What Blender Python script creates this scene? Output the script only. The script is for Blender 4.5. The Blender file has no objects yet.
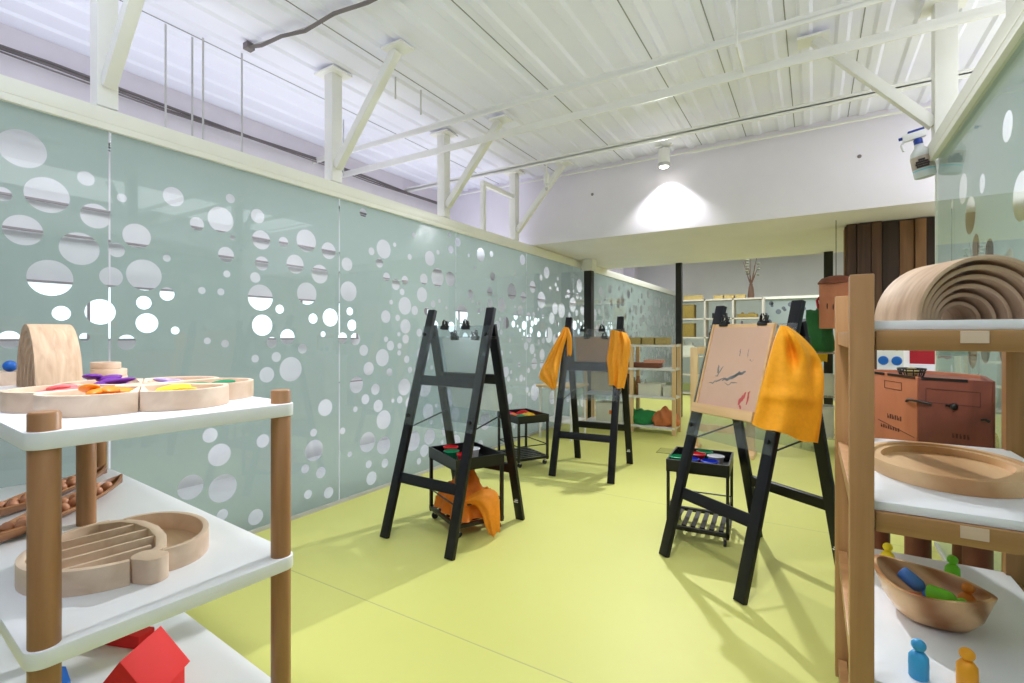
import bpy, bmesh, math, random
from mathutils import Vector, Matrix
from mathutils.geometry import delaunay_2d_cdt
random.seed(11)
PI = math.pi
R = math.radians
SC = bpy.context.scene
COL = SC.collection

# ------------------------------------------------------------------ materials
def lin(c):
    return tuple((x/255/12.92 if x/255 <= .04045 else ((x/255+.055)/1.055)**2.4) for x in c)

def newmat(name):
    m = bpy.data.materials.new(name); m.use_nodes = True
    nt = m.node_tree
    b = nt.nodes['Principled BSDF']
    return m, nt, b

def plain(name, c, rough=.5, metal=0, var=.06, scale=6, bump=0, emis=0, spec=.5, coat=0):
    m, nt, b = newmat(name)
    N, L = nt.nodes, nt.links
    tc = N.new('ShaderNodeTexCoord')
    nz = N.new('ShaderNodeTexNoise'); nz.inputs['Scale'].default_value = scale; nz.inputs['Detail'].default_value = 4
    L.new(tc.outputs['Object'], nz.inputs['Vector'])
    rp = N.new('ShaderNodeValToRGB')
    a = lin(c)
    rp.color_ramp.elements[0].position = .3; rp.color_ramp.elements[1].position = .7
    rp.color_ramp.elements[0].color = (*[max(0, x*(1-var)) for x in a], 1)
    rp.color_ramp.elements[1].color = (*[min(1, x*(1+var)) for x in a], 1)
    L.new(nz.outputs['Fac'], rp.inputs['Fac']); L.new(rp.outputs['Color'], b.inputs['Base Color'])
    b.inputs['Roughness'].default_value = rough; b.inputs['Metallic'].default_value = metal
    b.inputs['Specular IOR Level'].default_value = spec
    b.inputs['Coat Weight'].default_value = coat
    if emis:
        b.inputs['Emission Color'].default_value = (*a, 1); b.inputs['Emission Strength'].default_value = emis
    if bump:
        bp = N.new('ShaderNodeBump'); bp.inputs['Strength'].default_value = bump; bp.inputs['Distance'].default_value = .01
        L.new(nz.outputs['Fac'], bp.inputs['Height']); L.new(bp.outputs['Normal'], b.inputs['Normal'])
    return m

def wood(name, c1, c2, axis=2, scale=22, stretch=.07, rough=.45, ring=0):
    m, nt, b = newmat(name)
    N, L = nt.nodes, nt.links
    tc = N.new('ShaderNodeTexCoord'); mp = N.new('ShaderNodeMapping')
    s = [1, 1, 1]; s[axis] = stretch
    mp.inputs['Scale'].default_value = s
    L.new(tc.outputs['Object'], mp.inputs['Vector'])
    nz = N.new('ShaderNodeTexNoise'); nz.inputs['Scale'].default_value = scale; nz.inputs['Detail'].default_value = 6
    nz.inputs['Distortion'].default_value = .6
    L.new(mp.outputs['Vector'], nz.inputs['Vector'])
    src = nz.outputs['Fac']
    if ring:
        wv = N.new('ShaderNodeTexWave'); wv.wave_type = 'BANDS'; wv.bands_direction = 'DIAGONAL'
        wv.inputs['Scale'].default_value = ring; wv.inputs['Distortion'].default_value = 5; wv.inputs['Detail'].default_value = 2
        L.new(mp.outputs['Vector'], wv.inputs['Vector'])
        mx = N.new('ShaderNodeMix'); mx.inputs['Factor'].default_value = .5
        L.new(nz.outputs['Fac'], mx.inputs['A']); L.new(wv.outputs['Fac'], mx.inputs['B']); src = mx.outputs['Result']
    rp = N.new('ShaderNodeValToRGB')
    rp.color_ramp.elements[0].position = .3; rp.color_ramp.elements[1].position = .72
    rp.color_ramp.elements[0].color = (*lin(c1), 1); rp.color_ramp.elements[1].color = (*lin(c2), 1)
    L.new(src, rp.inputs['Fac']); L.new(rp.outputs['Color'], b.inputs['Base Color'])
    b.inputs['Roughness'].default_value = rough
    bp = N.new('ShaderNodeBump'); bp.inputs['Strength'].default_value = .12; bp.inputs['Distance'].default_value = .004
    L.new(nz.outputs['Fac'], bp.inputs['Height']); L.new(bp.outputs['Normal'], b.inputs['Normal'])
    return m

def clear(name, tint=(255, 255, 255), ior=1.45, haze=0, hazec=(225, 230, 228), grough=0.0):
    """clear sheet: fresnel mirror over a see-through body, with optional milky haze"""
    m, nt, b = newmat(name)
    N, L = nt.nodes, nt.links
    N.remove(b)
    out = N['Material Output']
    tr = N.new('ShaderNodeBsdfTransparent'); tr.inputs['Color'].default_value = (*lin(tint), 1)
    gl = N.new('ShaderNodeBsdfGlossy'); gl.inputs['Roughness'].default_value = grough
    lw = N.new('ShaderNodeLayerWeight'); lw.inputs['Blend'].default_value = .5
    pw = N.new('ShaderNodeMath'); pw.operation = 'POWER'; pw.inputs[1].default_value = 5; L.new(lw.outputs['Facing'], pw.inputs[0])
    f0 = ((ior-1)/(ior+1))**2
    fr = N.new('ShaderNodeMath'); fr.operation = 'MULTIPLY_ADD'; fr.inputs[1].default_value = 1-f0; fr.inputs[2].default_value = f0
    L.new(pw.outputs[0], fr.inputs[0])
    body = tr.outputs[0]
    if haze:
        df = N.new('ShaderNodeBsdfDiffuse'); df.inputs['Color'].default_value = (*lin(hazec), 1)
        mh = N.new('ShaderNodeMixShader'); mh.inputs[0].default_value = haze
        L.new(tr.outputs[0], mh.inputs[1]); L.new(df.outputs[0], mh.inputs[2]); body = mh.outputs[0]
    mx = N.new('ShaderNodeMixShader')
    L.new(fr.outputs[0], mx.inputs[0]); L.new(body, mx.inputs[1]); L.new(gl.outputs[0], mx.inputs[2])
    L.new(mx.outputs[0], out.inputs['Surface'])
    return m

def film(name, c, trans=.25):
    m, nt, b = newmat(name)
    N, L = nt.nodes, nt.links
    N.remove(b)
    out = N['Material Output']
    tc = N.new('ShaderNodeTexCoord'); nz = N.new('ShaderNodeTexNoise'); nz.inputs['Scale'].default_value = 1.2
    L.new(tc.outputs['Object'], nz.inputs['Vector'])
    rp = N.new('ShaderNodeValToRGB'); a = lin(c)
    rp.color_ramp.elements[0].color = (*[x*.96 for x in a], 1); rp.color_ramp.elements[1].color = (*[min(1, x*1.04) for x in a], 1)
    L.new(nz.outputs['Fac'], rp.inputs['Fac'])
    df = N.new('ShaderNodeBsdfDiffuse'); tl = N.new('ShaderNodeBsdfTranslucent')
    L.new(rp.outputs['Color'], df.inputs['Color']); L.new(rp.outputs['Color'], tl.inputs['Color'])
    mx = N.new('ShaderNodeMixShader'); mx.inputs[0].default_value = trans
    L.new(df.outputs[0], mx.inputs[1]); L.new(tl.outputs[0], mx.inputs[2])
    L.new(mx.outputs[0], out.inputs['Surface'])
    return m

def floor_mat():
    m, nt, b = newmat('lime_vinyl_floor')
    N, L = nt.nodes, nt.links
    tc = N.new('ShaderNodeTexCoord')
    nz = N.new('ShaderNodeTexNoise'); nz.inputs['Scale'].default_value = .9; nz.inputs['Detail'].default_value = 5
    L.new(tc.outputs['Object'], nz.inputs['Vector'])
    rp = N.new('ShaderNodeValToRGB')
    rp.color_ramp.elements[0].position = .3; rp.color_ramp.elements[1].position = .7
    rp.color_ramp.elements[0].color = (*lin((204, 203, 113)), 1); rp.color_ramp.elements[1].color = (*lin((209, 208, 121)), 1)
    L.new(nz.outputs['Fac'], rp.inputs['Fac'])
    # welded sheet seams every 2 m
    sp = N.new('ShaderNodeSeparateXYZ'); L.new(tc.outputs['Object'], sp.inputs[0])
    a = N.new('ShaderNodeMath'); a.operation = 'ADD'; a.inputs[1].default_value = .44; L.new(sp.outputs['Y'], a.inputs[0])
    f = N.new('ShaderNodeMath'); f.operation = 'PINGPONG'; f.inputs[1].default_value = 1.0; L.new(a.outputs[0], f.inputs[0])
    lt = N.new('ShaderNodeMath'); lt.operation = 'LESS_THAN'; lt.inputs[1].default_value = .0028; L.new(f.outputs[0], lt.inputs[0])
    mx = N.new('ShaderNodeMix'); mx.data_type = 'RGBA'
    L.new(lt.outputs[0], mx.inputs['Factor']); L.new(rp.outputs['Color'], mx.inputs['A'])
    mx.inputs['B'].default_value = (*lin((178, 176, 112)), 1)
    L.new(mx.outputs['Result'], b.inputs['Base Color'])
    b.inputs['Roughness'].default_value = .5; b.inputs['Specular IOR Level'].default_value = .3
    return m

M = dict(
    floor=floor_mat(),
    white_wall=plain('white_plaster', (236, 234, 232), .8, var=.02, scale=3, bump=.15),
    bulk=plain('white_painted_bulkhead', (237, 232, 243), .8, var=.025, scale=2.5, bump=.2),
    ceil=plain('white_corrugated_steel', (240, 240, 255), .55, var=.015, scale=2),
    seam=plain('roof_joint', (150, 150, 148), .8),
    pink_wall=plain('pale_lilac_wall', (226, 218, 226), .8, var=.03),
    corr=plain('pale_corridor_floor', (206, 202, 208), .6),
    steel=plain('white_painted_steel', (240, 239, 234), .45, var=.02),
    rail=plain('cream_painted_rail', (242, 241, 230), .4, var=.015),
    grey=plain('grey_metal', (198, 196, 194), .5, var=.1),
    cable=plain('grey_cable', (120, 112, 112), .7, var=.15),
    day=plain('daylight_window', (240, 246, 255), .5, emis=.75, var=0),
    daywin=plain('dark_mullion', (150, 136, 142), .6),
    film=film('mint_frosted_film', (176, 185, 182), .56),
    film2=film('pale_frosted_film', (192, 205, 207), .35),
    pane=clear('glass_pane', (247, 252, 249), 1.42),
    acryl=clear('clear_acrylic', (236, 240, 242), 1.4, haze=.045),
    black=plain('black_painted_wood', (17, 17, 25), .45, var=.12, scale=14, spec=.35),
    blackmetal=plain('black_metal', (20, 20, 22), .4, var=.1),
    blackcol=plain('black_column_paint', (34, 33, 33), .5),
    rubber=plain('dark_rubber', (40, 40, 42), .7),
    chrome=plain('chrome', (205, 205, 208), .2, metal=1),
    paper=plain('kraft_pink_paper', (214, 176, 154), .85, var=.03, scale=5),
    greypaper=film('pale_grey_paper', (232, 234, 228), .55),
    brownpaper=film('brown_kraft_paper', (206, 166, 132), .5),
    board=wood('pale_board', (214, 172, 122), (232, 194, 146), 0),
    ply=wood('maple_toy_wood', (206, 176, 150), (229, 205, 182), 0, 16, .12, .55),
    plyz=wood('ash_arch_wood', (180, 146, 116), (214, 184, 152), 1, 9, 6, .65),
    postw=wood('beech_post', (142, 98, 60), (170, 124, 82), 2, 24, .06, .4),
    beech=wood('beech_frame', (160, 114, 70), (186, 140, 94), 2, 26, .05, .4),
    beechx=wood('beech_rail', (156, 112, 66), (182, 138, 90), 0, 26, .05, .4),
    pine=wood('pale_pine', (222, 186, 136), (240, 208, 164), 2, 22, .06, .5),
    olive=wood('olive_wood', (168, 112, 68), (240, 198, 150), 0, 12, .25, .35, ring=7),
    acacia=wood('striped_tray_wood', (200, 150, 100), (236, 196, 148), 1, 14, .05, .4, ring=3),
    walnut=wood('walnut_tray', (120, 76, 46), (176, 122, 78), 0, 20, .1, .45),
    ball=plain('terracotta_wood_ball', (204, 140, 104), .5, var=.05, scale=20),
    white=plain('white_laminate', (234, 234, 236), .35, var=.01),
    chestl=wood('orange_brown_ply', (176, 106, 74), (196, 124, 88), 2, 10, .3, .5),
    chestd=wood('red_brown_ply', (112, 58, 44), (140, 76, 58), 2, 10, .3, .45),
    cream=plain('cream_laminate', (212, 206, 194), .5, var=.04),
    stencil=plain('dark_stencil', (88, 52, 42), .8),
    plankA=wood('dark_reclaimed_plank', (58, 38, 24), (104, 72, 46), 2, 14, .06, .7),
    plankB=wood('mid_reclaimed_plank', (104, 72, 44), (146, 104, 66), 2, 14, .06, .7),
    plankC=wood('black_stained_plank', (34, 24, 18), (62, 44, 30), 2, 14, .06, .7),
    smock=plain('yellow_orange_fabric', (244, 164, 18), .75, var=.05, scale=60, bump=.06),
    smock2=plain('orange_fabric', (242, 158, 20), .6, var=.05, scale=60, bump=.06),
    smock3=plain('deep_orange_fabric', (252, 150, 34), .6, var=.06, scale=60, bump=.06),
    red=plain('red_plastic', (222, 36, 44), .4, var=.03), green=plain('green_plastic', (30, 150, 96), .4, var=.03),
    blue=plain('blue_plastic', (34, 74, 214), .4, var=.03), yellow=plain('yellow_plastic', (246, 206, 40), .4, var=.03),
    orange=plain('orange_plastic', (250, 128, 28), .4, var=.03), magenta=plain('magenta_plastic', (200, 30, 130), .4, var=.03),
    wplast=plain('white_plastic', (238, 238, 240), .4, var=.02),
    purple=plain('purple_fabric', (104, 24, 140), .6, var=.15, scale=30),
    lilac=plain('lilac_felt', (170, 150, 196), .8, var=.08),
    pinkf=plain('coral_felt', (232, 110, 110), .8, var=.1, scale=25),
    orangef=plain('orange_amber_pieces', (240, 140, 20), .4, var=.1, scale=25),
    yellowf=plain('yellow_felt', (224, 204, 50), .8, var=.08, scale=25),
    greenf=plain('green_felt', (20, 130, 84), .8, var=.1, scale=25),
    dollblue=plain('sky_blue_doll', (60, 164, 222), .5, var=.04), dollora=plain('amber_doll', (252, 170, 30), .5, var=.04),
    dollyel=plain('yellow_doll', (250, 220, 20), .5, var=.04), dollgre=plain('lime_doll', (110, 200, 30), .5, var=.04),
    dollnavy=plain('cobalt_doll', (70, 124, 206), .5, var=.04), dollor2=plain('rust_orange_doll', (222, 132, 40), .5, var=.05),
    redpaint=plain('bright_red_paint', (228, 30, 28), .7, var=.03),
    bluebead=plain('royal_blue_bead', (24, 100, 190), .4, var=.03),
    darkcloth=plain('dark_green_cloth', (46, 112, 62), .8, var=.12, scale=8, bump=.2),
    redcloth=plain('dark_red_cloth', (176, 30, 44), .8, var=.1), yelcloth=plain('mustard_cloth', (240, 186, 40), .8, var=.06),
    greensack=plain('emerald_cloth', (42, 140, 78), .8, var=.12), orasack=plain('terracotta_cloth', (216, 128, 78), .8, var=.15),
    basket=plain('olive_wicker', (150, 128, 60), .8, var=.2, scale=40, bump=.4),
    basket2=plain('straw_wicker', (188, 166, 104), .8, var=.12, scale=40, bump=.4),
    pinkbox=plain('salmon_box', (224, 160, 140), .7), brownbox=plain('brown_box', (126, 74, 52), .7, var=.1),
    clearbin=plain('milky_bin', (226, 226, 214), .35), cyanbottle=clear('bottle_plastic', (236, 244, 246), 1.3, haze=.75, hazec=(250, 252, 253)),
    liquid=plain('pale_blue_liquid', (150, 214, 228), .15, var=.02), navy=plain('navy_trigger', (30, 62, 160), .4),
    labeld=plain('dark_label', (62, 50, 52), .6), labell=plain('beige_label', (198, 184, 172), .6, var=.1, scale=60),
    bark=plain('brown_twig', (96, 70, 54), .8, var=.2), leaf=plain('grey_green_leaf', (120, 124, 104), .8, var=.2),
    lens=plain('lamp_lens', (255, 252, 244), .3, emis=14, var=0),
    paintgrey=plain('slate_blue_paint', (128, 132, 134), .9, var=.1), paintred=plain('raspberry_paint', (196, 92, 92), .9, var=.1),
    dot=plain('dark_dot', (110, 118, 130), .6), outlet=plain('floor_outlet_steel', (176, 178, 96), .4), outletrim=plain('outlet_rim', (120, 116, 60), .5),
)

# ------------------------------------------------------------------ mesh builder
class MB:
    def __init__(s): s.bm = bmesh.new()
    def _pts(s, pts, mat):
        return [s.bm.verts.new(mat @ Vector(p) if mat else Vector(p)) for p in pts]
    def box(s, c, d, mat=None, rz=0):
        x, y, z = d[0]/2, d[1]/2, d[2]/2
        rot = Matrix.Rotation(rz, 4, 'Z')
        P = [(-x,-y,-z),(x,-y,-z),(x,y,-z),(-x,y,-z),(-x,-y,z),(x,-y,z),(x,y,z),(-x,y,z)]
        T = Matrix.Translation(c) @ rot
        if mat: T = mat @ T
        v = s._pts(P, T)
        for f in ((0,3,2,1),(4,5,6,7),(0,1,5,4),(1,2,6,5),(2,3,7,6),(3,0,4,7)): s.bm.faces.new([v[i] for i in f])
        return s
    def beam(s, p0, p1, w, t, side=(1, 0, 0)):
        """rectangular bar: w along side, t across"""
        p0, p1 = Vector(p0), Vector(p1); ax = (p1-p0).normalized()
        sd = Vector(side); sd = (sd-ax*sd.dot(ax)).normalized(); up = ax.cross(sd)
        v = []
        for p in (p0, p1):
            for a, b in ((-1,-1),(1,-1),(1,1),(-1,1)): v.append(s.bm.verts.new(p+sd*a*w/2+up*b*t/2))
        for f in ((0,3,2,1),(4,5,6,7),(0,1,5,4),(1,2,6,5),(2,3,7,6),(3,0,4,7)): s.bm.faces.new([v[i] for i in f])
        return s
    def tube(s, path, r, n=10, cap=True):
        path = [Vector(p) for p in path]; rings = []
        rr = r if isinstance(r, (list, tuple)) else [r]*len(path)
        prev = None
        for i, p in enumerate(path):
            a = path[max(i-1, 0)]; b = path[min(i+1, len(path)-1)]
            ax = (b-a).normalized()
            ref = prev if prev is not None else (Vector((0,0,1)) if abs(ax.z) < .9 else Vector((1,0,0)))
            sd = (ref-ax*ref.dot(ax)).normalized(); prev = sd; up = ax.cross(sd)
            rings.append([s.bm.verts.new(p+(sd*math.cos(2*PI*k/n)+up*math.sin(2*PI*k/n))*rr[i]) for k in range(n)])
        for a, b in zip(rings, rings[1:]):
            for k in range(n): s.bm.faces.new((a[k], a[(k+1)%n], b[(k+1)%n], b[k]))
        if cap:
            s.bm.faces.new(rings[0][::-1]); s.bm.faces.new(rings[-1])
        return s
    def lathe(s, prof, n=20, mat=None, sx=1, sy=1):
        """prof: [(r,z)], open or closed on axis"""
        rings = []
        for r, z in prof:
            if r < 1e-5: rings.append(s._pts([(0,0,z)], mat))
            else: rings.append(s._pts([(sx*r*math.cos(2*PI*k/n), sy*r*math.sin(2*PI*k/n), z) for k in range(n)], mat))
        for a, b in zip(rings, rings[1:]):
            for k in range(n):
                k2 = (k+1) % n
                if len(a) == 1 and len(b) == 1: continue
                if len(a) == 1: s.bm.faces.new((a[0], b[k2], b[k]))
                elif len(b) == 1: s.bm.faces.new((a[k], a[k2], b[0]))
                else: s.bm.faces.new((a[k], a[k2], b[k2], b[k]))
        return s
    def prism(s, poly, z0, z1, mat=None, inner=None):
        """extrude a polygon; with inner (same vertex count) a ring-shaped wall"""
        a = s._pts([(x,y,z0) for x,y in poly], mat); b = s._pts([(x,y,z1) for x,y in poly], mat); n = len(poly)
        for k in range(n): s.bm.faces.new((a[k], a[(k+1)%n], b[(k+1)%n], b[k]))
        if inner:
            c = s._pts([(x,y,z0) for x,y in inner], mat); d = s._pts([(x,y,z1) for x,y in inner], mat)
            for k in range(n):
                k2 = (k+1) % n
                s.bm.faces.new((c[k2], c[k], d[k], d[k2])); s.bm.faces.new((b[k], b[k2], d[k2], d[k])); s.bm.faces.new((a[k2], a[k], c[k], c[k2]))
        else:
            s.bm.faces.new(a[::-1]); s.bm.faces.new(b)
        return s
    def sphere(s, c, r, n=14, m=9, sc=(1,1,1), mat=None):
        prof = [(r*math.sin(PI*i/m), -r*math.cos(PI*i/m)) for i in range(m+1)]
        T = Matrix.Translation(c) @ Matrix.Diagonal((*sc, 1))
        if mat: T = mat @ T
        return s.lathe(prof, n, T)
    def build(s, name, mat, parent=None, bevel=0, seg=2, ang=38, smooth=True):
        bm = s.bm
        bmesh.ops.recalc_face_normals(bm, faces=bm.faces[:])
        if bevel:
            E = [e for e in bm.edges if len(e.link_faces) == 2 and e.calc_face_angle(0) > R(30)]
            bmesh.ops.bevel(bm, geom=E, offset=bevel, segments=seg, affect='EDGES', profile=.6, clamp_overlap=True)
        if smooth:
            for f in bm.faces: f.smooth = True
            for e in bm.edges:
                if len(e.link_faces) == 2 and e.calc_face_angle(0) > R(ang): e.smooth = False
        me = bpy.data.meshes.new(name); bm.to_mesh(me); bm.free()
        me.materials.append(mat)
        o = bpy.data.objects.new(name, me); COL.objects.link(o)
        if parent: o.parent = parent
        return o

def tag(o, label, cat, group=None, kind=None):
    o['label'] = label; o['category'] = cat
    if group: o['group'] = group
    if kind: o['kind'] = kind
    return o
def thing(name, label, cat, loc=(0,0,0), rz=0, group=None):
    o = bpy.data.objects.new(name, None); COL.objects.link(o)
    o.empty_display_size = .05
    o.location = loc; o.rotation_euler = (0, 0, rz)
    return tag(o, label, cat, group)
def struct(o):
    o['kind'] = 'structure'; return o
def place(o, loc, rz=0, rx=0, ry=0):
    o.location = loc; o.rotation_euler = (rx, ry, rz); return o
def dup(root, loc, rz=0, label=None, group=None, rot=None):
    r = root.copy(); COL.objects.link(r); r.location = loc; r.rotation_euler = rot if rot else (0, 0, rz)
    if label: r['label'] = label
    if group: r['group'] = group
    for ch in list(root.children):
        c = ch.copy(); COL.objects.link(c); c.parent = r
        for g in list(ch.children):
            d = g.copy(); COL.objects.link(d); d.parent = c
    return r
def rrect(w, d, r, n=6, cx=0, cy=0):
    p = []
    for sx, sy, a0 in ((1,1,0),(-1,1,90),(-1,-1,180),(1,-1,270)):
        for k in range(n+1):
            a = R(a0+90*k/n); p.append((cx+sx*(w/2-r)+r*math.cos(a), cy+sy*(d/2-r)+r*math.sin(a)))
    return p

XL, XR, XO, XQ = -2.9, .6, -4.2, 2.7
YB, YN, YF = 5.15, -1.6, 13.0
ZC, ZR = 3.10, 2.2

# ------------------------------------------------------------------ the setting
struct(MB().box(((XO+XQ)/2, (YN+YF)/2, -.05), (XQ-XO+.2, YF-YN+.2, .1)).build('floor', M['floor']))
struct(MB().box(((XO+XL-.03)/2, (YN+YF)/2, .004), (XL-.03-XO, YF-YN, .008)).build('trim_10', M['corr']))
struct(MB().box((XO-.05, (YN+YF)/2, 1.6), (.1, YF-YN, 3.2)).build('wall_left', M['pink_wall']))
struct(MB().box((XQ+.05, (YN+YF)/2, 1.6), (.1, YF-YN, 3.2)).build('wall_right', M['white_wall']))
struct(MB().box(((XO+XQ)/2, YF+.05, 1.6), (XQ-XO, .1, 3.2)).build('wall_back', M['white_wall']))
# corrugated roof, ribs along Y
def roof():
    b = MB(); prof = []; x = XO
    while x < XQ:
        prof += [(x, ZC), (x+.115, ZC), (x+.135, ZC-.015), (x+.18, ZC-.015), (x+.2, ZC)]; x += .2
    lo0 = [b.bm.verts.new((px, YN, pz)) for px, pz in prof]; lo1 = [b.bm.verts.new((px, YF, pz)) for px, pz in prof]
    hi0 = [b.bm.verts.new((px, YN, ZC+.08)) for px, pz in prof]; hi1 = [b.bm.verts.new((px, YF, ZC+.08)) for px, pz in prof]
    for k in range(len(prof)-1):
        b.bm.faces.new((lo0[k], lo0[k+1], lo1[k+1], lo1[k])); b.bm.faces.new((hi0[k], hi1[k], hi1[k+1], hi0[k+1]))
    bmesh.ops.remove_doubles(b.bm, verts=b.bm.verts[:], dist=1e-4)
    c = struct(b.build('ceiling', M['ceil'], smooth=False))
    j = MB()
    for k, xx in enumerate([-3.4, -2.6, -1.8, -1.0, -.6, -.2, .2, 1.0]):
        j.box((xx+.058, (YN+YB)/2, ZC-.001), (.006, YB-YN, .004))
    j.build('sheet_joint', M['seam'], c)
roof()
# bulkhead beam crossing the room
struct(MB().box(((XO+XQ)/2, (YB+7.65)/2, (2.285+ZC)/2), (XQ-XO, 7.65-YB, ZC-2.285)).build('trim_1', M['bulk'], bevel=.004))
# top rails on the two glass partitions
def rail(name, x, s, y0, y1):
    b = MB()
    b.box((x, (y0+y1)/2, ZR+.045), (.13, y1-y0, .07))
    b.box((x+s*.05, (y0+y1)/2, ZR+.004), (.025, y1-y0, .05))
    b.box((x-s*.02, (y0+y1)/2, ZR+.085), (.07, y1-y0, .02))
    return struct(b.build(name, M['rail'], bevel=.004))
rail('trim_2', XL-.02, 1, YN, YF)
YE = 3.66
rail('trim_3', XR+.02, -1, YN, YE)
struct(MB().box((XR+.01, YE-.006, ZR/2), (.03, .012, ZR)).build('trim_4', M['rail']))
struct(MB().box((XL-.006, (YN+YF)/2, .012), (.03, YF-YN, .024)).build('trim_5', M['grey']))
struct(MB().box((XR+.006, (YN+YE)/2, .012), (.03, YE-YN, .024)).build('trim_6', M['grey']))

# clear bubbles left open in the frosted film: (u across the picture, v, half height) measured on the left partition
F_, YAW = 492., R(31.45)
S_, C_ = math.sin(YAW), math.cos(YAW)
def on_left(u, v, hh):
    r = (u-512)/F_; d = XL/(-S_+r*C_)
    return ((C_+r*S_)*d, 1.2+(336-v)/F_*d, hh*d/F_)
B1 = [(65,138,53),(246,223,20),(136,270,50),(8,267,20),(273,330,35),(67,370,43),(228,423,46),(391,387,35),(333,427,20),(145,506,51),(318,503,28),(412,498,44),
      (476,450,10),(477,552,19),(411,577,19),(176,607,21),(287,603,36),(420,635,28),(500,656,11),(242,675,12),(28,682,25),(362,690,22),(488,170,20),(630,215,26),
      (495,275,27),(562,352,19),(630,340,36),(745,398,27),(663,391,7),(645,440,22),(747,465,20),(728,505,15),(743,562,37),(748,641,30),(735,330,20),(647,495,10),
      (576,542,10),(630,546,10),(348,278,12),(657,280,13)]
B2 = [(187,147,9),(228,145,20),(208,187,17),(180,268,8),(229,240,20),(252,205,17),(268,163,15),(240,285,9),(194,318,14),(166,328,10),
      (221,339,9),(174,354,9),(157,386,14),(200,376,22),(136,357,7),(271,283,16),(301,187,12),(304,236,18),(293,320,10),(310,297,10),(306,272,7),(258,313,5),
      (331,342,10),(316,322,11),(340,375,12),(318,404,15),(352,412,10),(334,430,9),(357,442,11),(367,467,17),(338,507,18),(367,513,16),(345,572,12),(369,545,8),
      (306,529,5),(293,487,6),(340,547,7),(316,448,5),(242,522,19),(226,555,8),(254,562,10),(231,601,8),(268,598,10),(241,490,7),(262,445,15),(55,495,13),
      (72,530,20),(20,588,22),(78,590,25),(77,638,10),(137,642,14),(150,505,12),(82,330,7),(50,325,6),(367,160,17),(345,164,7),(372,210,8),(405,262,16),
      (406,299,13),(439,214,10),(405,216,8),(404,408,15),(400,237,6),(371,322,5),(330,95,8)]
circ = []
def try_add(y, z, r, gap=.006):
    if z-r < .03 or z+r > ZR-.03: return False
    for a, b, c in circ:
        if math.hypot(a-y, b-z) < c+r*(1 if gap > 0 else .2)+gap: return False
    circ.append((y, z, r)); return True
for x, y, h in B1: try_add(*on_left(x/2.846, 100+y/2.846, h/2.846), 0)
for x, y, h in B2: try_add(*on_left(180+x/1.797, 160+y/1.797, h/1.797), 0)
for k in range(2600):                       # the denser drift of bubbles further along
    y = random.uniform(2.75, 12.6); t = random.random()
    z = 1.05+random.gauss(0, .48)
    r = random.choice([.02, .03, .045, .06, .075, .085])*random.uniform(.8, 1.15)
    if len(circ) > 640: break
    if y > 5: r *= 1.2
    try_add(y, z, r)
for k in range(60):
    try_add(random.uniform(-.6, .3), random.uniform(.4, 1.9), random.choice([.05, .08, .1]))
circR = []
for k in range(1200):
    y = random.uniform(.2, YE-.1); z = 1.15+random.gauss(0, .5); r = random.choice([.025, .04, .055, .07, .085])
    if z-r < .05 or z+r > ZR-.12 or len(circR) > 88: continue
    if all(math.hypot(a-y, b-z) > c+r+.02 for a, b, c in circR): circR.append((y, z, r))

def film_mesh(circles, y0, y1, n):
    """flat film with the bubbles cut out of it"""
    vs = [(y0, .02), (y1, .02), (y1, ZR), (y0, ZR)]; es = [(0, 1), (1, 2), (2, 3), (3, 0)]
    for a, b, c in circles:
        k0 = len(vs)
        vs += [(a+c*math.cos(2*PI*k/n), b+c*math.sin(2*PI*k/n)) for k in range(n)]
        es += [(k0+k, k0+(k+1) % n) for k in range(n)]
    res = delaunay_2d_cdt([Vector(v) for v in vs], es, [], 0, 1e-5)
    V, Fc = res[0], res[2]
    keep = []
    for f in Fc:
        cx = sum(V[i].x for i in f)/len(f); cy = sum(V[i].y for i in f)/len(f)
        if not any(abs(cx-a) < c and (cx-a)**2+(cy-b)**2 < (c*math.cos(PI/n))**2 for a, b, c in circles): keep.append(list(f))
    me = bpy.data.meshes.new('film'); me.from_pydata([(v.x, v.y, 0) for v in V], [], keep)
    return me
def glass_wall(x, seams, circles, mat, idx, back, y0, y1, n=28):
    me = film_mesh(circles, y0, y1, n)
    for a, b in zip(seams, seams[1:]):
        w = struct(MB().box((x, (a+b)/2, (ZR+.02)/2+.005), (.008, b-a-.007, ZR-.02)).build('window_%d' % idx, M['pane'], smooth=False))
        bm = bmesh.new(); bm.from_mesh(me)
        for co, no in (((a+.004, 0, 0), (-1, 0, 0)), ((b-.004, 0, 0), (1, 0, 0))):
            bmesh.ops.bisect_plane(bm, geom=bm.verts[:]+bm.edges[:]+bm.faces[:], plane_co=co, plane_no=no, clear_outer=True)
        for v in bm.verts: v.co = Vector((x+back*.0052, v.co.x, v.co.y))
        m2 = bpy.data.meshes.new('frosted_film'); bm.to_mesh(m2); bm.free(); m2.materials.append(mat)
        o = bpy.data.objects.new('frosted_film', m2); COL.objects.link(o); o.parent = w
        idx += 1
    return idx
nx = glass_wall(XL, [YN, -.34, 1.015, 2.37, 3.725, 5.08, 6.435, 7.79, 9.145, 10.5, 11.85, YF], circ, M['film'], 1, -1, YN, YF)
nx = glass_wall(XR, [YN, -.2, 1.73, YE-.012], circR, M['film2'], nx, 1, YN, YE-.012)
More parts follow.
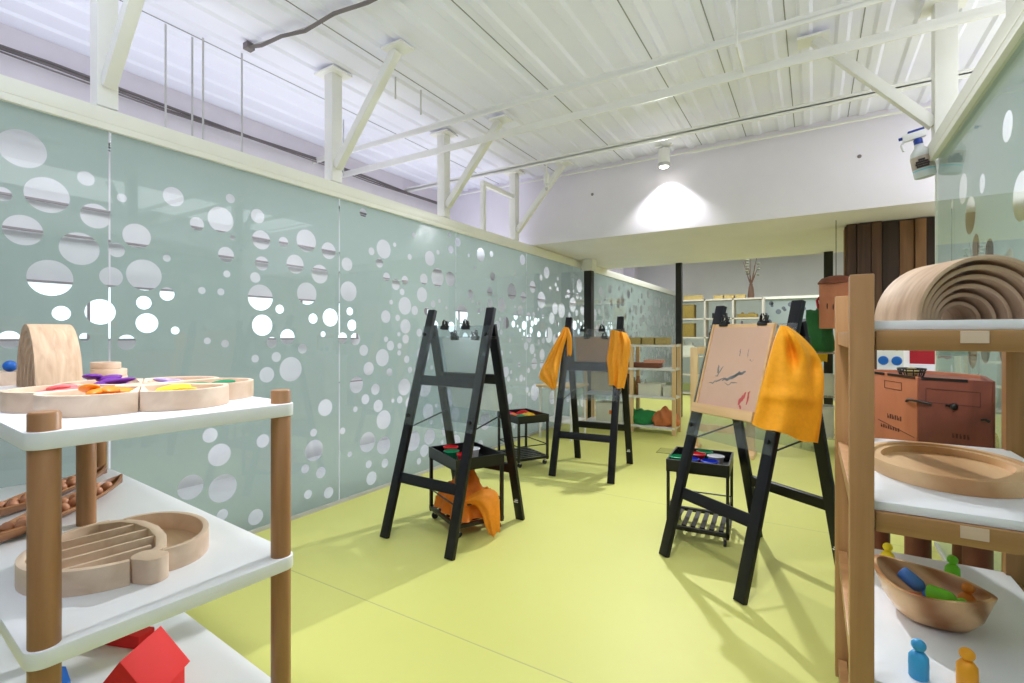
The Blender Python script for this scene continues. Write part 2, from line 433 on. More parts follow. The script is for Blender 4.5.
# bright street windows in the corridor wall behind the bubbles
for k in range(7):
    y = -.9+k*2.05+.25*math.sin(k*2.3)
    w = struct(MB().box((XO+.02, y, 1.36), (.03, 1.34, .36)).build('window_%d' % nx, M['day'])); nx += 1
    fr = MB()
    fr.box((XO+.03, y, 1.545), (.05, 1.36, .014)); fr.box((XO+.03, y, 1.175), (.05, 1.36, .014))
    for s in (-1, 0, 1): fr.box((XO+.03, y+s*.67, 1.36), (.05, .012, .36))
    fr.build('window_frame', M['daywin'], w)
for k, z in enumerate((2.06, .72, 1.86)):
    struct(MB().box((XO+.03, (YN+YF)/2, z), (.03, YF-YN, .012)).build('trim_%d' % (11+k), M['daywin']))

# ------------------------------------------------------------------ roof steelwork
GC = 'white roof columns on the glass wall rails'
def column(y, x, s, label, plate=False, top=ZC-.03, w=.085):
    t = thing('steel_column', label, 'column', (x, y, ZR+.095), 0, GC)
    h = top-(ZR+.095)
    MB().box((0, 0, h/2), (w, w, h)).build('post', M['steel'], t, bevel=.004)
    MB().beam((s*.045, 0, .10), (s*.62, 0, h-.02), .055, .055, (0,1,0)).build('brace', M['steel'], t, bevel=.003)
    p = MB().box((0, 0, h-.008), (.2, .17, .014))
    p.box((s*.63, 0, h-.012), (.17, .13, .014)); p.build('bearing_plate', M['steel'], t)
    return t
column(1.0, XL-.02, 1, 'white steel column with wide brace, furthest left above the glass wall')
column(2.33, XL-.02, 1, 'white steel column with slanting brace, second from left above the glass wall')
column(3.56, XL-.02, 1, 'white steel column with brace, third from left above the glass wall')
column(4.82, XL-.02, 1, 'white steel column and brace beside the white bulkhead, far end of glass wall rail')
column(3.62, XR+.03, -1, 'white steel column with long brace above the spray bottle on the right', w=.10)
column(2.45, XR+.05, 1, 'white steel column stub at the top right corner above the right glass rail', w=.09)

def xbeam(name, y, z, x0, x1, w, h, label, cat='beam', group=None):
    b = MB()
    b.box(((x0+x1)/2, y, z), (x1-x0, w, h*.25)); b.box(((x0+x1)/2, y-w/2+w*.1, z), (x1-x0, w*.2, h))
    return tag(b.build(name, M['steel'], bevel=.002), label, cat, group)
xbeam('roof_beam', 3.12, 2.915, XO, XQ, .045, .05, 'slim white roof beam, nearer one of the two running side by side', 'beam', 'white roof beams')
xbeam('roof_beam', 3.44, 2.86, XO, XQ, .06, .06, 'white roof beam meeting the brace top of the right column, further of the two side by side', 'beam', 'white roof beams')
xbeam('roof_beam', 4.40, 2.95, XO, XQ, .05, .055, 'white roof beam just in front of the bulkhead wall', 'beam', 'white roof beams')
t = thing('hanger_frame', 'white right-angled hanger bar between the two furthest left wall columns', 'bracket', (XL-.02, 4.2, ZR+.095))
MB().box((0, 0, .235), (.045, .045, .47)).build('post', M['steel'], t, bevel=.003)
MB().box((0, .3, .49), (.045, .65, .045)).build('arm', M['steel'], t, bevel=.003)
tag(MB().tube([(-1.0, 4.98, 2.98), (-.2, 4.98, 2.985), (.5, 4.98, 2.99), (XQ, 4.98, 2.99)], .008, 8).build('conduit_pipe', M['steel']), 'thin white conduit pipe along the top of the bulkhead, right of the spotlight', 'pipe')
tag(MB().tube([(XO, 5.09, 3.03), (-1.9, 5.09, 3.03), (XQ, 5.09, 3.03)], .01, 8).build('conduit_pipe', M['steel']), 'thin white conduit pipe tight under the roof at the bulkhead', 'pipe')
tag(MB().tube([(-.37, 3.04, ZC), (-.37, 3.04, 2.84), (-.37, 3.40, 2.86)], .006, 8).build('conduit_pipe', M['steel']), 'short grey conduit dropping from the roof onto the two beams', 'pipe')
# sagging cable bundle under the roof
t = thing('roof_cable', 'grey cable bundle clipped across the roof ribs at top left', 'cable', (-3.1, 1.82, 3.06))
MB().tube([(0, 0, .0), (.12, .01, -.02), (.3, .03, -.008), (.5, .05, -.03), (.75, .06, -.005), (1.0, .08, -.02), (1.5, .1, 0)], .011, 8).build('cable', M['cable'], t)
MB().tube([(0, .012, .014), (.2, .03, .002), (.5, .06, -.006), (1.5, .12, .01)], .006, 6).build('cable', M['grey'], t)
MB().box((0, 0, .004), (.05, .05, .04)).build('clip', M['cable'], t)
for i, (y, z, r, n, lab) in enumerate([(0, 2.93, .012, 3, 'upper run of grey cables along the lilac corridor wall'), (0, 2.52, .011, 3, 'lower run of dark cables along the lilac corridor wall')]):
    t = thing('wall_cables', lab, 'cable', (XO+.05, 0, z), 0)
    for k in range(n):
        MB().tube([(k*.012, YN+.1+j*.66, -.02*k+.012*math.sin(j*1.9+k)) for j in range(20)], r*(1-.25*k), 6).build('cable', M['cable'], t)
# threaded rods hanging in the corridor
GR = 'thin rods hanging from the corridor roof'
for x, y, z0, lab in [(-3.35, 1.45, 2.4, 'nearest thin grey rod, behind the brace of the furthest left column'), (-3.35, 1.60, 2.36, 'thin grey rod hanging above the glass wall, second from the left'),
                 (-3.30, 1.64, 2.36, 'thin grey rod hanging close beside another, third from the left'), (-3.25, 1.86, 2.36, 'tall thin grey rod, last before the second column'),
                 (-2.60, 2.62, 2.93, 'short thin rod holding the nearer beam right of the second column'), (-2.57, 2.86, 2.9, 'short thin rod holding the further beam right of the second column'),
                 (-3.5, 2.9, 2.6, 'thin rod behind the second column above the corridor')]:
    tag(MB().tube([(x, y, ZC-.01), (x, y, z0)], .006, 8).build('hanging_rod', M['grey']), lab, 'rod', GR)

# spotlight in front of the bulkhead
LX, LY, LZ = -1.265, 4.97, 2.855
t = thing('spotlight', 'white cylinder spotlight shining on the white bulkhead', 'spotlight', (LX, LY, LZ))
MB().lathe([(0, .20), (.054, .20), (.056, .19), (.056, .07), (.05, .035), (.044, .03), (0, .034)], 20).build('lamp_body', M['steel'], t)
MB().lathe([(.057, .064), (.059, .06), (.059, .03), (.054, .028)], 20).build('trim_ring', M['grey'], t)
MB().lathe([(0, .0285), (.042, .0285), (.034, .022), (0, .018)], 18).build('lens', M['lens'], t)
MB().box((0, 0, .22), (.02, .02, .04)).box((0, 0, .237), (.17, .05, .016)).build('mounting_bracket', M['steel'], t)
t = thing('ceiling_sensor', 'small white sensor stub hanging by the brace of the furthest left wall column', 'sensor', (-2.42, 4.66, 2.78))
MB().lathe([(0, .15), (.03, .15), (.03, .04), (.012, .035), (.012, 0), (0, 0)], 14).build('housing', M['steel'], t)
MB().lathe([(0, .0), (.014, 0), (.01, -.03), (0, -.032)], 10).build('probe', M['grey'], t)
MB().box((0, 0, .21), (.015, .015, .12)).build('stem', M['steel'], t)
for x, z, lab in [(.34, 2.74, 'dark round wall plug at the right of the bulkhead face'), (-2.1, 2.78, 'dark round wall plug at the left of the bulkhead face')]:
    tag(MB().lathe([(0, 0), (.016, 0), (.012, .01), (0, .012)], 12, Matrix.Translation((x, YB, z)) @ Matrix.Rotation(R(90), 4, 'X')).build('wall_plug', M['cable']), lab, 'wall plug')

# black columns carrying the bulkhead
def bcol(x, y, label, cap, w=.11):
    t = thing('support_column', label, 'column', (x, y, 0), 0, 'black columns under the bulkhead')
    top = 2.285-(.16 if cap else .0)
    MB().box((0, 0, top/2), (w, w, top)).build('shaft', M['blackcol'], t, bevel=.004)
    if cap: MB().box((0, 0, top+.08), (w*1.5, w*1.5, .16)).build('capital', M['steel'], t, bevel=.004)
bcol(-2.72, 6.55, 'black column with a white cap beside the left glass wall', True)
bcol(-1.70, 7.55, 'slim black column at the far edge of the bulkhead, beside the white cubbies', False, .085)
bcol(.17, 7.55, 'slim black column right of the far glass panel with dark dots', False, .10)
# plank clad pillar on the right
t = thing('plank_pillar', 'dark reclaimed vertical plank cladding under the bulkhead on the right', 'wooden panel', (.275, 5.75, 0))
MB().box((.55, .16, 1.142), (1.06, .2, 2.284)).build('core', M['plankC'], t)
x = 0; k = 0
while x < 1.08:
    w = random.choice([.06, .085, .11, .13]); dp = random.choice([.03, .045, .06])
    MB().box((x+w/2, .06-dp/2, 1.14), (w-.006, dp, 2.28-random.choice([0, 0, .02]))).build('plank', M[random.choice(['plankA', 'plankB', 'plankA', 'plankC', 'plankB'])], t, bevel=.003)
    x += w
MB().box((0.005, .17, 1.14), (.03, .2, 2.26)).build('plank', M['plankB'], t, bevel=.003)

# ------------------------------------------------------------------ easels
LEAN = .40/1.37
def make_easel(loc, rz, label):
    t = thing('painting_easel', label, 'easel', loc, rz, 'black double sided easels')
    for s in (-1, 1):
        MB().beam((s*.255, 0, 0), (s*.24, 1.37*LEAN, 1.37), .058, .028, (1,0,0)).build('leg', M['black'], t, bevel=.003)
        MB().beam((s*.255, .70, 0), (s*.242, .40, 1.27), .058, .026, (1,0,0)).build('leg', M['black'], t, bevel=.003)
    for z in (.34, .92):
        y = z*LEAN+.004
        MB().beam((-.24, y, z), (.24, y, z), .06, .022, (0, LEAN, 1)).build('crossbar', M['black'], t, bevel=.002)
        y = .70-.30*z/1.27
        MB().beam((-.24, y, z+.01), (.24, y, z+.01), .06, .022, (0, -.236, 1)).build('crossbar', M['black'], t, bevel=.002)
    n = Vector((0, -1, LEAN)).normalized(); up = Vector((0, LEAN, 1)).normalized()
    c = Vector((0, .95*LEAN, .95))+n*.0185
    MB().beam(c-up*.32, c+up*.32, .545, .004, (1,0,0)).build('front_panel', M['acryl'], t)['label'] = 'clear front panel'
    n2 = Vector((0, 1, .236)).normalized(); up2 = Vector((0, -.236, 1)).normalized()
    c2 = Vector((0, .70-.236*.9, .9))+n2*.0175
    MB().beam(c2-up2*.3, c2+up2*.3, .545, .004, (1,0,0)).build('rear_panel', M['acryl'], t)['label'] = 'clear rear panel'
    for s in (-1, 1):
        for z in (.70, 1.205):
            p = Vector((s*.247, z*LEAN, z))+n*.02
            MB().tube([p, p+n*.012], .011, 10).build('bolt', M['blackmetal'], t)
        y1, y2 = .66*LEAN+.015, .70-.236*.70-.012
        MB().tube([(s*.222, y1, .64), (s*.222, (y1+y2)/2, .67), (s*.222, y2, .70)], .005, 6).build('stay', M['blackmetal'], t)
        MB().tube([(s*.285, .385, 1.19), (s*.205, .385, 1.19)], .008, 8).build('hinge_pin', M['blackmetal'], t)
    st = MB()
    for k in range(3): st.box((.255-.004+.002*k, .70-.236*.13-.0165, .125+.011*k), (.032-.006*k, .001, .006))
    st.build('sticker', M['wplast'], t)['label'] = 'tiny white maker sticker near the foot'
    return t
E1 = make_easel((-1.92, 2.09, 0), R(-2.5), 'black wooden easel nearest the glass bubble wall with no smock or painting on it')
E2 = dup(E1, (-1.653, 3.80, 0), R(5.5), 'black wooden easel furthest back, an orange smock hung on each side')
E3 = dup(E1, (-.487, 2.575, 0), R(-35.8), 'black wooden easel on the right holding the splashed painting and one big yellow smock')
def mat_of(o):
    return Matrix.Translation(o.location) @ Matrix.Rotation(o.rotation_euler.z, 4, 'Z')

# bulldog clips
def make_clip():
    t = thing('bulldog_clip', 'black bulldog clip', 'clip')
    MB().prism([(-.028, -.012), (.028, -.012), (.028, .010), (-.028, .010)], -.018, -.003).build('jaw', M['blackmetal'], t, bevel=.003)
    MB().tube([(-.03, 0, .002), (.03, 0, .002)], .007, 8).build('spring', M['blackmetal'], t)
    for s in (-1, 1):
        MB().tube([(-.014, s*.004, .004), (-.012, s*.012, .024), (-.004, s*.02, .04), (.004, s*.02, .04), (.012, s*.012, .024), (.014, s*.004, .004)], .0035, 6).build('grip', M['blackmetal'], t)
        MB().tube([(s*.018, 0, .006), (s*.013, -.01, .034)], .007, 8).build('grip_loop', M['blackmetal'], t)
    return t
CL = make_clip(); first = True
up_f = Vector((0, LEAN, 1)).normalized()
def clip_at(E, x, y, z, label, tilt):
    global first
    p = mat_of(E) @ Vector((x, y, z)); rot = (tilt, 0, E.rotation_euler.z)
    if first:
        CL.location = p; CL.rotation_euler = rot; CL['label'] = label; CL['group'] = 'bulldog clips on the easels'; first = False; return CL
    return dup(CL, p, 0, label, 'bulldog clips on the easels', rot)
for E, nm in ((E1, 'the empty easel by the glass wall'), (E2, 'the furthest easel'), (E3, 'the easel with the painting')):
    for s, sd in ((-1, 'left'), (1, 'right')):
        z = 1.258; x = s*.085 if E is not E3 else s*.125-.03
        yo = -.022 if E is not E3 else -.032
        clip_at(E, x, z*LEAN+yo, z+(0 if E is not E3 else .012), '%s black clip on the front of %s' % (sd, nm), -math.atan(LEAN))
        if E is not E3:
            z = 1.192; clip_at(E, s*.085, .70-.236*z+.02, z, '%s black clip on the rear panel of %s' % (sd, nm), math.atan(.236))

# papers and the drawing board
def sheet(E, name, label, cat, x0, x1, z0, z1, off, mat, front=True):
    Mx = mat_of(E); b = MB()
    sl, y0 = (LEAN, 0) if front else (-.236, .70)
    NX, NZ = 6, 8; V = []
    for j in range(NZ+1):
        for i in range(NX+1):
            z = z0+(z1-z0)*j/NZ; xx = x0+(x1-x0)*i/NX
            V.append(b.bm.verts.new(Mx @ Vector((xx, y0+sl*z+off+.002*math.sin(i*1.1+j*.7), z))))
    for j in range(NZ):
        for i in range(NX): b.bm.faces.new((V[j*(NX+1)+i], V[j*(NX+1)+i+1], V[(j+1)*(NX+1)+i+1], V[(j+1)*(NX+1)+i]))
    bmesh.ops.solidify(b.bm, geom=b.bm.faces[:], thickness=.0012)
    return tag(b.build(name, mat), label, cat)
sheet(E1, 'paper_sheet', 'pale grey paper sheet on the rear panel of the empty easel by the glass wall', 'paper', -.20, .22, .72, 1.19, .0265, M['greypaper'], False)
sheet(E2, 'paper_sheet', 'brown kraft paper sheet clipped to the back panel of the furthest easel', 'paper', -.2, .2, .90, 1.19, .0265, M['brownpaper'], False)
t = thing('drawing_board', 'pale wooden drawing board with pink paper painting, held by two clips', 'drawing board', E3.location, E3.rotation_euler.z)
n = Vector((0, -1, LEAN)).normalized()
def onpl(x, z, o): return Vector((x, z*LEAN, z))+n*o
b = MB(); b.beam(onpl(-.03, .79, .031), onpl(-.03, 1.255, .031), .40, .012, (1,0,0)); b.build('backing', M['board'], t, bevel=.002)
b = MB(); b.beam(onpl(-.23, .793, .05), onpl(.17, .793, .05), .05, .03, (0, LEAN, 1)); b.build('ledge', M['board'], t, bevel=.003)
for s in (-1, 1):
    b = MB(); b.beam(onpl(-.03+s*.194, .80, .04), onpl(-.03+s*.194, 1.253, .04), .012, .008, (1,0,0)); b.build('edge_strip', M['board'], t)
p = MB(); p.beam(onpl(-.03, .815, .0385), onpl(-.03, 1.235, .0385), .372, .002, (1,0,0)); pp = p.build('paper', M['paper'], t)
def stroke(pts, w, mat, name='brush_mark'):
    b = MB(); n_ = len(pts); L_, Rr = [], []
    for i, (x, z) in enumerate(pts):
        a = Vector(pts[max(i-1, 0)]); c = Vector(pts[min(i+1, n_-1)]); d = (c-a).normalized(); q = Vector((-d.y, d.x))
        ww = .62*w*(.35+.65*math.sin(PI*(i+.5)/n_))*random.uniform(.7, 1.2)
        L_.append(b.bm.verts.new(onpl(x+q.x*ww, z+q.y*ww, .0402))); Rr.append(b.bm.verts.new(onpl(x-q.x*ww, z-q.y*ww, .0402)))
    for i in range(n_-1): b.bm.faces.new((L_[i], L_[i+1], Rr[i+1], Rr[i]))
    return b.build(name, mat, pp)
def wig(x0, z0, x1, z1, n=8, a=.008):
    return [(x0+(x1-x0)*i/n+random.uniform(-a, a)*.4, z0+(z1-z0)*i/n+random.uniform(-a, a)) for i in range(n+1)]
stroke(wig(-.13, .965, -.09, 1.02), .006, M['paintgrey']); stroke(wig(-.17, .93, -.06, .965), .006, M['paintgrey'])
stroke(wig(-.08, .955, .035, .995), .013, M['paintgrey']); stroke(wig(-.02, .975, .06, 1.015), .012, M['paintgrey'])
stroke(wig(-.12, .985, -.125, 1.03, 6), .009, M['paintgrey']); stroke(wig(-.06, .935, .02, .95), .004, M['paintgrey'])
stroke(wig(-.005, 1.12, .0, 1.08), .004, M['paintgrey']); stroke(wig(.045, 1.13, .05, 1.08), .003, M['paintgrey']); stroke(wig(.06, 1.065, .085, 1.065), .002, M['paintgrey'])
stroke(wig(.085, .91, .055, .84), .016, M['paintred']); stroke(wig(.105, .92, .1, .85), .009, M['paintred']); stroke(wig(.06, .835, .075, .83, 5), .01, M['paintred'])
pp.children and None

# smocks: closed draped cloth between two measured edges
def cloth(name, Lp, Rp, nrm, mat, label, bulge=.04, folds=3.2, famp=.014, nu=26, nv=34, seed=0, top=None, cat='smock', extra=None, group=None):
    rnd = random.Random(seed)
    def samp(P, t):
        P = [Vector(p) for p in P]; f = t*(len(P)-1); i = min(int(f), len(P)-2); k = f-i
        p0 = P[max(i-1, 0)]; p1 = P[i]; p2 = P[i+1]; p3 = P[min(i+2, len(P)-1)]
        return .5*((2*p1)+(p2-p0)*k+(2*p0-5*p1+4*p2-p3)*k*k+(3*p1-p0-3*p2+p3)*k**3)
    nrm = Vector(nrm).normalized(); b = MB(); G = [[], []]
    ph = [rnd.uniform(0, 6) for _ in range(6)]
    for side in (0, 1):
        for j in range(nv+1):
            t = j/nv; a, c = samp(Lp, t), samp(Rp, t); row = []
            wid = (c-a).length
            for i in range(nu+1):
                u = i/nu; e = math.sin(PI*u)**.6 if 0 < u < 1 else 0
                amp = min(1, wid/.12)
                f = famp*amp*(math.sin(2*PI*folds*u+ph[0]+1.7*t)+.6*math.sin(2*PI*folds*1.7*u+ph[1]-2.5*t)+.35*math.sin(9*t+ph[2]+4*u))
                if extra: f += extra(u, t)
                p = a.lerp(c, u)
                if side == 0: off = e*(bulge*amp+f)
                else: off = e*(-.45*bulge*amp+f*.5)
                if j == nv: p = p+Vector((0, 0, .012*math.sin(PI*3*u+ph[3])))*e
                row.append(b.bm.verts.new(p+nrm*off) if (side == 0 or 0 < i < nu) else G[0][j][i])
            G[side].append(row)
    for side in (0, 1):
        for j in range(nv):
            for i in range(nu):
                q = (G[side][j][i], G[side][j][i+1], G[side][j+1][i+1], G[side][j+1][i])
                try: b.bm.faces.new(q)
                except ValueError: pass
    o = b.build(name, mat, ang=70)
    return tag(o, label, cat, group)
GS = 'orange smocks hung on the easels'
def pocket(u, t):
    return .012*math.sin(9*u+4*t)*t-.065*math.exp(-((u-.52)/.10)**2-((t-.25-.25*u)/.14)**2)+.05*math.exp(-((u-.78)/.07)**2-((t-.32)/.25)**2)-.06*math.exp(-((u-.86)/.10)**2-((t-.55)/.10)**2)+.02*math.exp(-((t-.66-.1*u)/.04)**2)
cloth('painting_smock', [(-.131,2.615,1.250),(-.151,2.596,1.191),(-.178,2.564,1.08),(-.205,2.53,.96),(-.225,2.505,.855),(-.238,2.491,.798)],
      [(-.099,2.634,1.246),(-.045,2.656,1.20),(.012,2.684,1.126),(.042,2.691,1.034),(.038,2.668,.87),(.02,2.637,.713)],
      (.0, -1, .05), M['smock'], 'large yellow smock hanging over the right leg of the painting easel', .05, 1.6, .008, 34, 44, 3, extra=pocket, group=GS)
cloth('painting_smock', [(-1.945,4.093,1.284),(-1.992,4.024,1.155),(-2.043,3.944,1.002),(-2.083,3.867,.843),(-2.021,3.883,.774),(-1.969,3.898,.722)],
      [(-1.915,4.11,1.278),(-1.915,4.09,1.191),(-1.93,4.06,1.1),(-1.935,4.02,1.002),(-1.935,3.97,.896),(-1.941,3.92,.74)],
      (.25, -1, .1), M['smock2'], 'orange smock spread to a point on the left side of the furthest easel', .03, 2.2, .010, 22, 30, 5, group=GS)
cloth('smock_sleeve', [(-1.918,4.10,1.28),(-1.91,4.085,1.2),(-1.905,4.07,1.1),(-1.893,4.05,1.02)],
      [(-1.908,4.11,1.276),(-1.872,4.105,1.191),(-1.858,4.081,1.1),(-1.85,4.05,1.03)],
      (.25, -1, .1), M['smock2'], 'orange sleeve end hanging inside the left leg of the furthest easel', .02, 1.2, .005, 12, 16, 8)
cloth('painting_smock', [(-1.498,4.099,1.255),(-1.501,4.057,1.122),(-1.503,4.015,.995),(-1.482,3.993,.877),(-1.468,3.969,.786)],
      [(-1.382,4.168,1.225),(-1.343,4.161,1.14),(-1.342,4.113,.995),(-1.345,4.07,.869),(-1.357,4.026,.754)],
      (.25, -1, .1), M['smock2'], 'crumpled orange smock bunched over the right leg of the furthest easel', .04, 2.4, .014, 24, 30, 9, group=GS)

# ------------------------------------------------------------------ black trolleys
def make_cart(loc, rz, label, w=.42, d=.33):
    t = thing('paint_trolley', label, 'trolley', loc, rz, 'small black trolleys')
    h = .47
    for sx in (-1, 1):
        for sy in (-1, 1):
            MB().box((sx*(w/2-.012), sy*(d/2-.012), .25), (.02, .02, .40)).build('post', M['blackmetal'], t, bevel=.002)
            c = MB(); c.tube([(sx*(w/2-.03)-.009, sy*(d/2-.03), .02), (sx*(w/2-.03)+.009, sy*(d/2-.03), .02)], .02, 14)
            co = c.build('caster', M['rubber'], t)
            MB().box((sx*(w/2-.03), sy*(d/2-.03), .046), (.026, .012, .028)).build('caster_fork', M['grey'], co)
    tr = MB()
    tr.box((0, 0, .405), (w, d, .01))
    for s in (-1, 1):
        tr.box((0, s*(d/2-.005), .435), (w, .01, .07)); tr.box((s*(w/2-.005), 0, .435), (.01, d-.02, .07))
    tr.build('tray', M['blackmetal'], t)
    fr = MB()
    for s in (-1, 1):
        fr.box((0, s*(d/2-.012), .072), (w, .02, .022)); fr.box((s*(w/2-.012), 0, .072), (.02, d-.04, .022))
    fr.build('base_frame', M['blackmetal'], t)
    for k in range(6):
        MB().box((-w/2+.055+k*(w-.11)/5, 0, .084), (.032, d-.05, .008)).build('slat', M['blackmetal'], t)
    for s in (-1, 1):
        MB().tube([(-w/2+.012, s*(d/2-.012), .19), (w/2-.012, s*(d/2-.012), .19)], .005, 6).build('guard_rod', M['blackmetal'], t)
        MB().tube([(s*(w/2-.012), -d/2+.012, .19), (s*(w/2-.012), d/2-.012, .19)], .005, 6).build('guard_rod', M['blackmetal'], t)
    return t
C1 = make_cart((-1.90, 2.535, 0), R(-27), 'small black trolley under the empty easel with an orange smock on its lower shelf')
C2 = dup(C1, (-2.37, 4.07, 0), R(-30), 'small black trolley against the glass wall holding a heap of bright cloths')
C3 = dup(C1, (-.585, 3.17, 0), R(4), 'small black trolley under the painting easel with blue and red paint pots')
C3.scale = (.82, 1.15, 1)
# paint pots
def make_pot(mat, label):
    t = thing('paint_pot', label, 'paint pot')
    MB().lathe([(0, 0), (.034, 0), (.038, .005), (.044, .055), (.046, .058), (.043, .06), (.036, .012), (0, .010)], 20).build('cup', mat, t)
    MB().lathe([(.046, .052), (.050, .054), (.050, .060), (.046, .062)], 20).build('rim', mat, t)
    return t
P0 = {}
def pot(C, x, y, mk, label, z=.41):
    p = mat_of(C) @ Vector((x*C.scale.x, y*C.scale.y, z))
    if mk not in P0:
        o = make_pot(M[mk], label); P0[mk] = o; o.location = p; o['group'] = 'paint pots on the trolleys'; return o
    return dup(P0[mk], p, random.random(), label, 'paint pots on the trolleys')
pot(C1, -.14, -.04, 'red', 'red paint pot at the left corner of the trolley under the empty easel')
pot(C1, -.03, -.085, 'green', 'green paint pot on the trolley under the empty easel')
pot(C1, .09, -.05, 'red', 'red paint pot half behind the easel leg on the trolley under the empty easel')
pot(C1, -.02, .06, 'wplast', 'white paint pot at the back of the trolley under the empty easel')
pot(C3, -.155, -.07, 'green', 'green paint pot on the trolley under the painting easel, left of the red one')
pot(C3, -.055, -.09, 'blue', 'blue paint pot at the front left of the trolley under the painting easel')
pot(C3, .075, -.10, 'blue', 'blue paint pot at the front right of the trolley under the painting easel')
pot(C3, -.03, .04, 'red', 'red paint pot in the middle of the trolley under the painting easel')
pot(C3, .10, .03, 'wplast', 'white paint pot at the right of the trolley under the painting easel')
pot(C3, .01, .115, 'green', 'green paint pot at the back of the trolley under the painting easel')
# heap of cloths on trolley two
for x, y, mk, rz, lab in [(-.12, -.08, 'magenta', .3, 'magenta cloth at the left of the heap on the trolley against the glass wall'), (-.02, -.095, 'orange', -.3, 'bright orange cloth at the front of the heap on the glass wall trolley'),
                     (.10, -.07, 'green', .5, 'green cloth at the right of the heap on the glass wall trolley'), (.02, .05, 'yellow', .1, 'yellow cloth at the back of the heap on the glass wall trolley'),
                     (-.12, .07, 'red', .8, 'red cloth at the back left of the heap on the glass wall trolley')]:
    b = MB(); n_ = 9; rnd = random.Random(x*77+y); G = []
    for j in range(n_):
        G.append([])
        for i in range(n_):
            u, v = i/(n_-1)*2-1, j/(n_-1)*2-1; rr = max(abs(u), abs(v))
            G[j].append(b.bm.verts.new((u*.088, v*.065, .012+.042*(1-rr**2)+rnd.uniform(-.012, .012)*(1-rr))))
    for j in range(n_-1):
        for i in range(n_-1): b.bm.faces.new((G[j][i], G[j][i+1], G[j+1][i+1], G[j+1][i]))
    bmesh.ops.solidify(b.bm, geom=b.bm.faces[:], thickness=.01)
    o = b.build('cleaning_cloth', M[mk], ang=80); tag(o, lab, 'cloth', 'bright cloths on the trolley')
    place(o, mat_of(C2) @ Vector((x, y, .412)), C2.rotation_euler.z+rz)
# smock heaped on the lower shelf of trolley one, one sleeve trailing to the floor
t = thing('painting_smock', 'deep orange smock heaped on the lower trolley shelf, a sleeve trailing to the floor', 'smock', (-1.87, 2.50, .09), R(-27), GS)
b = MB(); n_ = 30; G = []
for j in range(n_+1):
    G.append([])
    for i in range(n_+1):
        u, v = i/n_*2-1, j/n_*2-1; rr = max(abs(u), abs(v))**2.4
        fold = .30*math.sin(5*u+2.2*v+1)+.20*math.sin(9*u-7*v+.6)+.10*math.sin(14*v+4*u)
        h = .215*max(0, 1-rr)**.6*(1+.6*fold)
        G[j].append(b.bm.verts.new((u*.17+.018*math.sin(7*v), v*.135+.012*math.sin(8*u), max(.004, h+.008))))
for j in range(n_):
    for i in range(n_): b.bm.faces.new((G[j][i], G[j][i+1], G[j+1][i+1], G[j+1][i]))
bmesh.ops.solidify(b.bm, geom=b.bm.faces[:], thickness=.006); b.build('body', M['smock3'], t, ang=80)
sl = cloth('sleeve', [(-1.802,2.379,.162),(-1.734,2.398,.187),(-1.686,2.403,.146),(-1.66,2.407,.078),(-1.646,2.44,.006)],
           [(-1.787,2.389,.222),(-1.688,2.426,.282),(-1.605,2.453,.268),(-1.584,2.454,.155),(-1.595,2.471,.03)], (.45, -.89, .15), M['smock3'], 'x', .03, 1.4, .008, 18, 26, 12)
for k_ in ('label', 'category'): del sl[k_]
sl.data.transform(mat_of(t).inverted()); sl.parent = t
# ------------------------------------------------------------------ left toy shelf
SL = thing('display_shelf', 'white three tier display shelf on round beech posts at the left', 'shelf', (-2.086, .665, 0), R(-4))
MS = mat_of(SL)
HX, HY = .793, .285
ZT = (1.007, .568, .15)
for z, lab in zip(ZT, ('top', 'middle', 'bottom')):
    MB().prism(rrect(2*HX, 2*HY, .034, 8), z-.036, z).build('shelf_board', M['white'], SL, bevel=.003)['label'] = 'white %s board' % lab
for x, y in [(HX-.033, -HY+.033), (HX-.033, HY-.033), (-HX+.055, -HY+.033), (-HX+.065, HY-.06), (.0, .0)]:
    top = 1.045 if (x, y) != (0., 0.) else .972
    MB().lathe([(0, 0), (.0255, 0), (.0265, .003), (.0265, top-.004), (.0235, top), (0, top)], 24, Matrix.Translation((x, y, 0))).build('post', M['postw'], SL)
def onS(x, y, z): return MS @ Vector((x, y, z))
def worldS(wx, wy): 
    v = MS.inverted() @ Vector((wx, wy, 0)); return v.x, v.y

# flower shaped sorting tray
def lobe_pts(cx, cy, r, n=28): return [(cx+r*math.cos(2*PI*k/n), cy+r*math.sin(2*PI*k/n)) for k in range(n)]
FT = thing('flower_sorting_tray', 'pale wooden flower shaped sorting tray with rounded compartments on the top shelf', 'tray', (-1.68, .665, ZT[0]), R(-4))
LOB = [(k, R(-109+60*k)) for k in range(6)]
DL, RL = .168, .124
def petal(a, hub, half, r):
    """one lobe of the flower: a wedge closed by a round end"""
    p = [(hub*math.cos(a-half), hub*math.sin(a-half))]
    for k in range(25):
        th = -half+2*half*k/24
        q = DL*math.cos(th)+math.sqrt(max(0, r*r-(DL*math.sin(th))**2))
        p.append((q*math.cos(a+th), q*math.sin(a+th)))
    p.append((hub*math.cos(a+half), hub*math.sin(a+half)))
    return p
for k, a in LOB:
    b = MB(); o_ = petal(a, .046, R(29.7), RL); i_ = petal(a, .068, R(25), RL-.014)
    b.prism(o_, 0, .052, inner=i_); b.prism(petal(a, .06, R(26), RL-.01), .0, .026)
    b.build('compartment', M['ply'], FT, bevel=.002)
b = MB(); b.prism(lobe_pts(0, 0, .045), 0, .05); b.build('hub', M['ply'], FT, bevel=.002)
MFT = mat_of(FT).copy(); MFT.translation = Vector(FT.location)
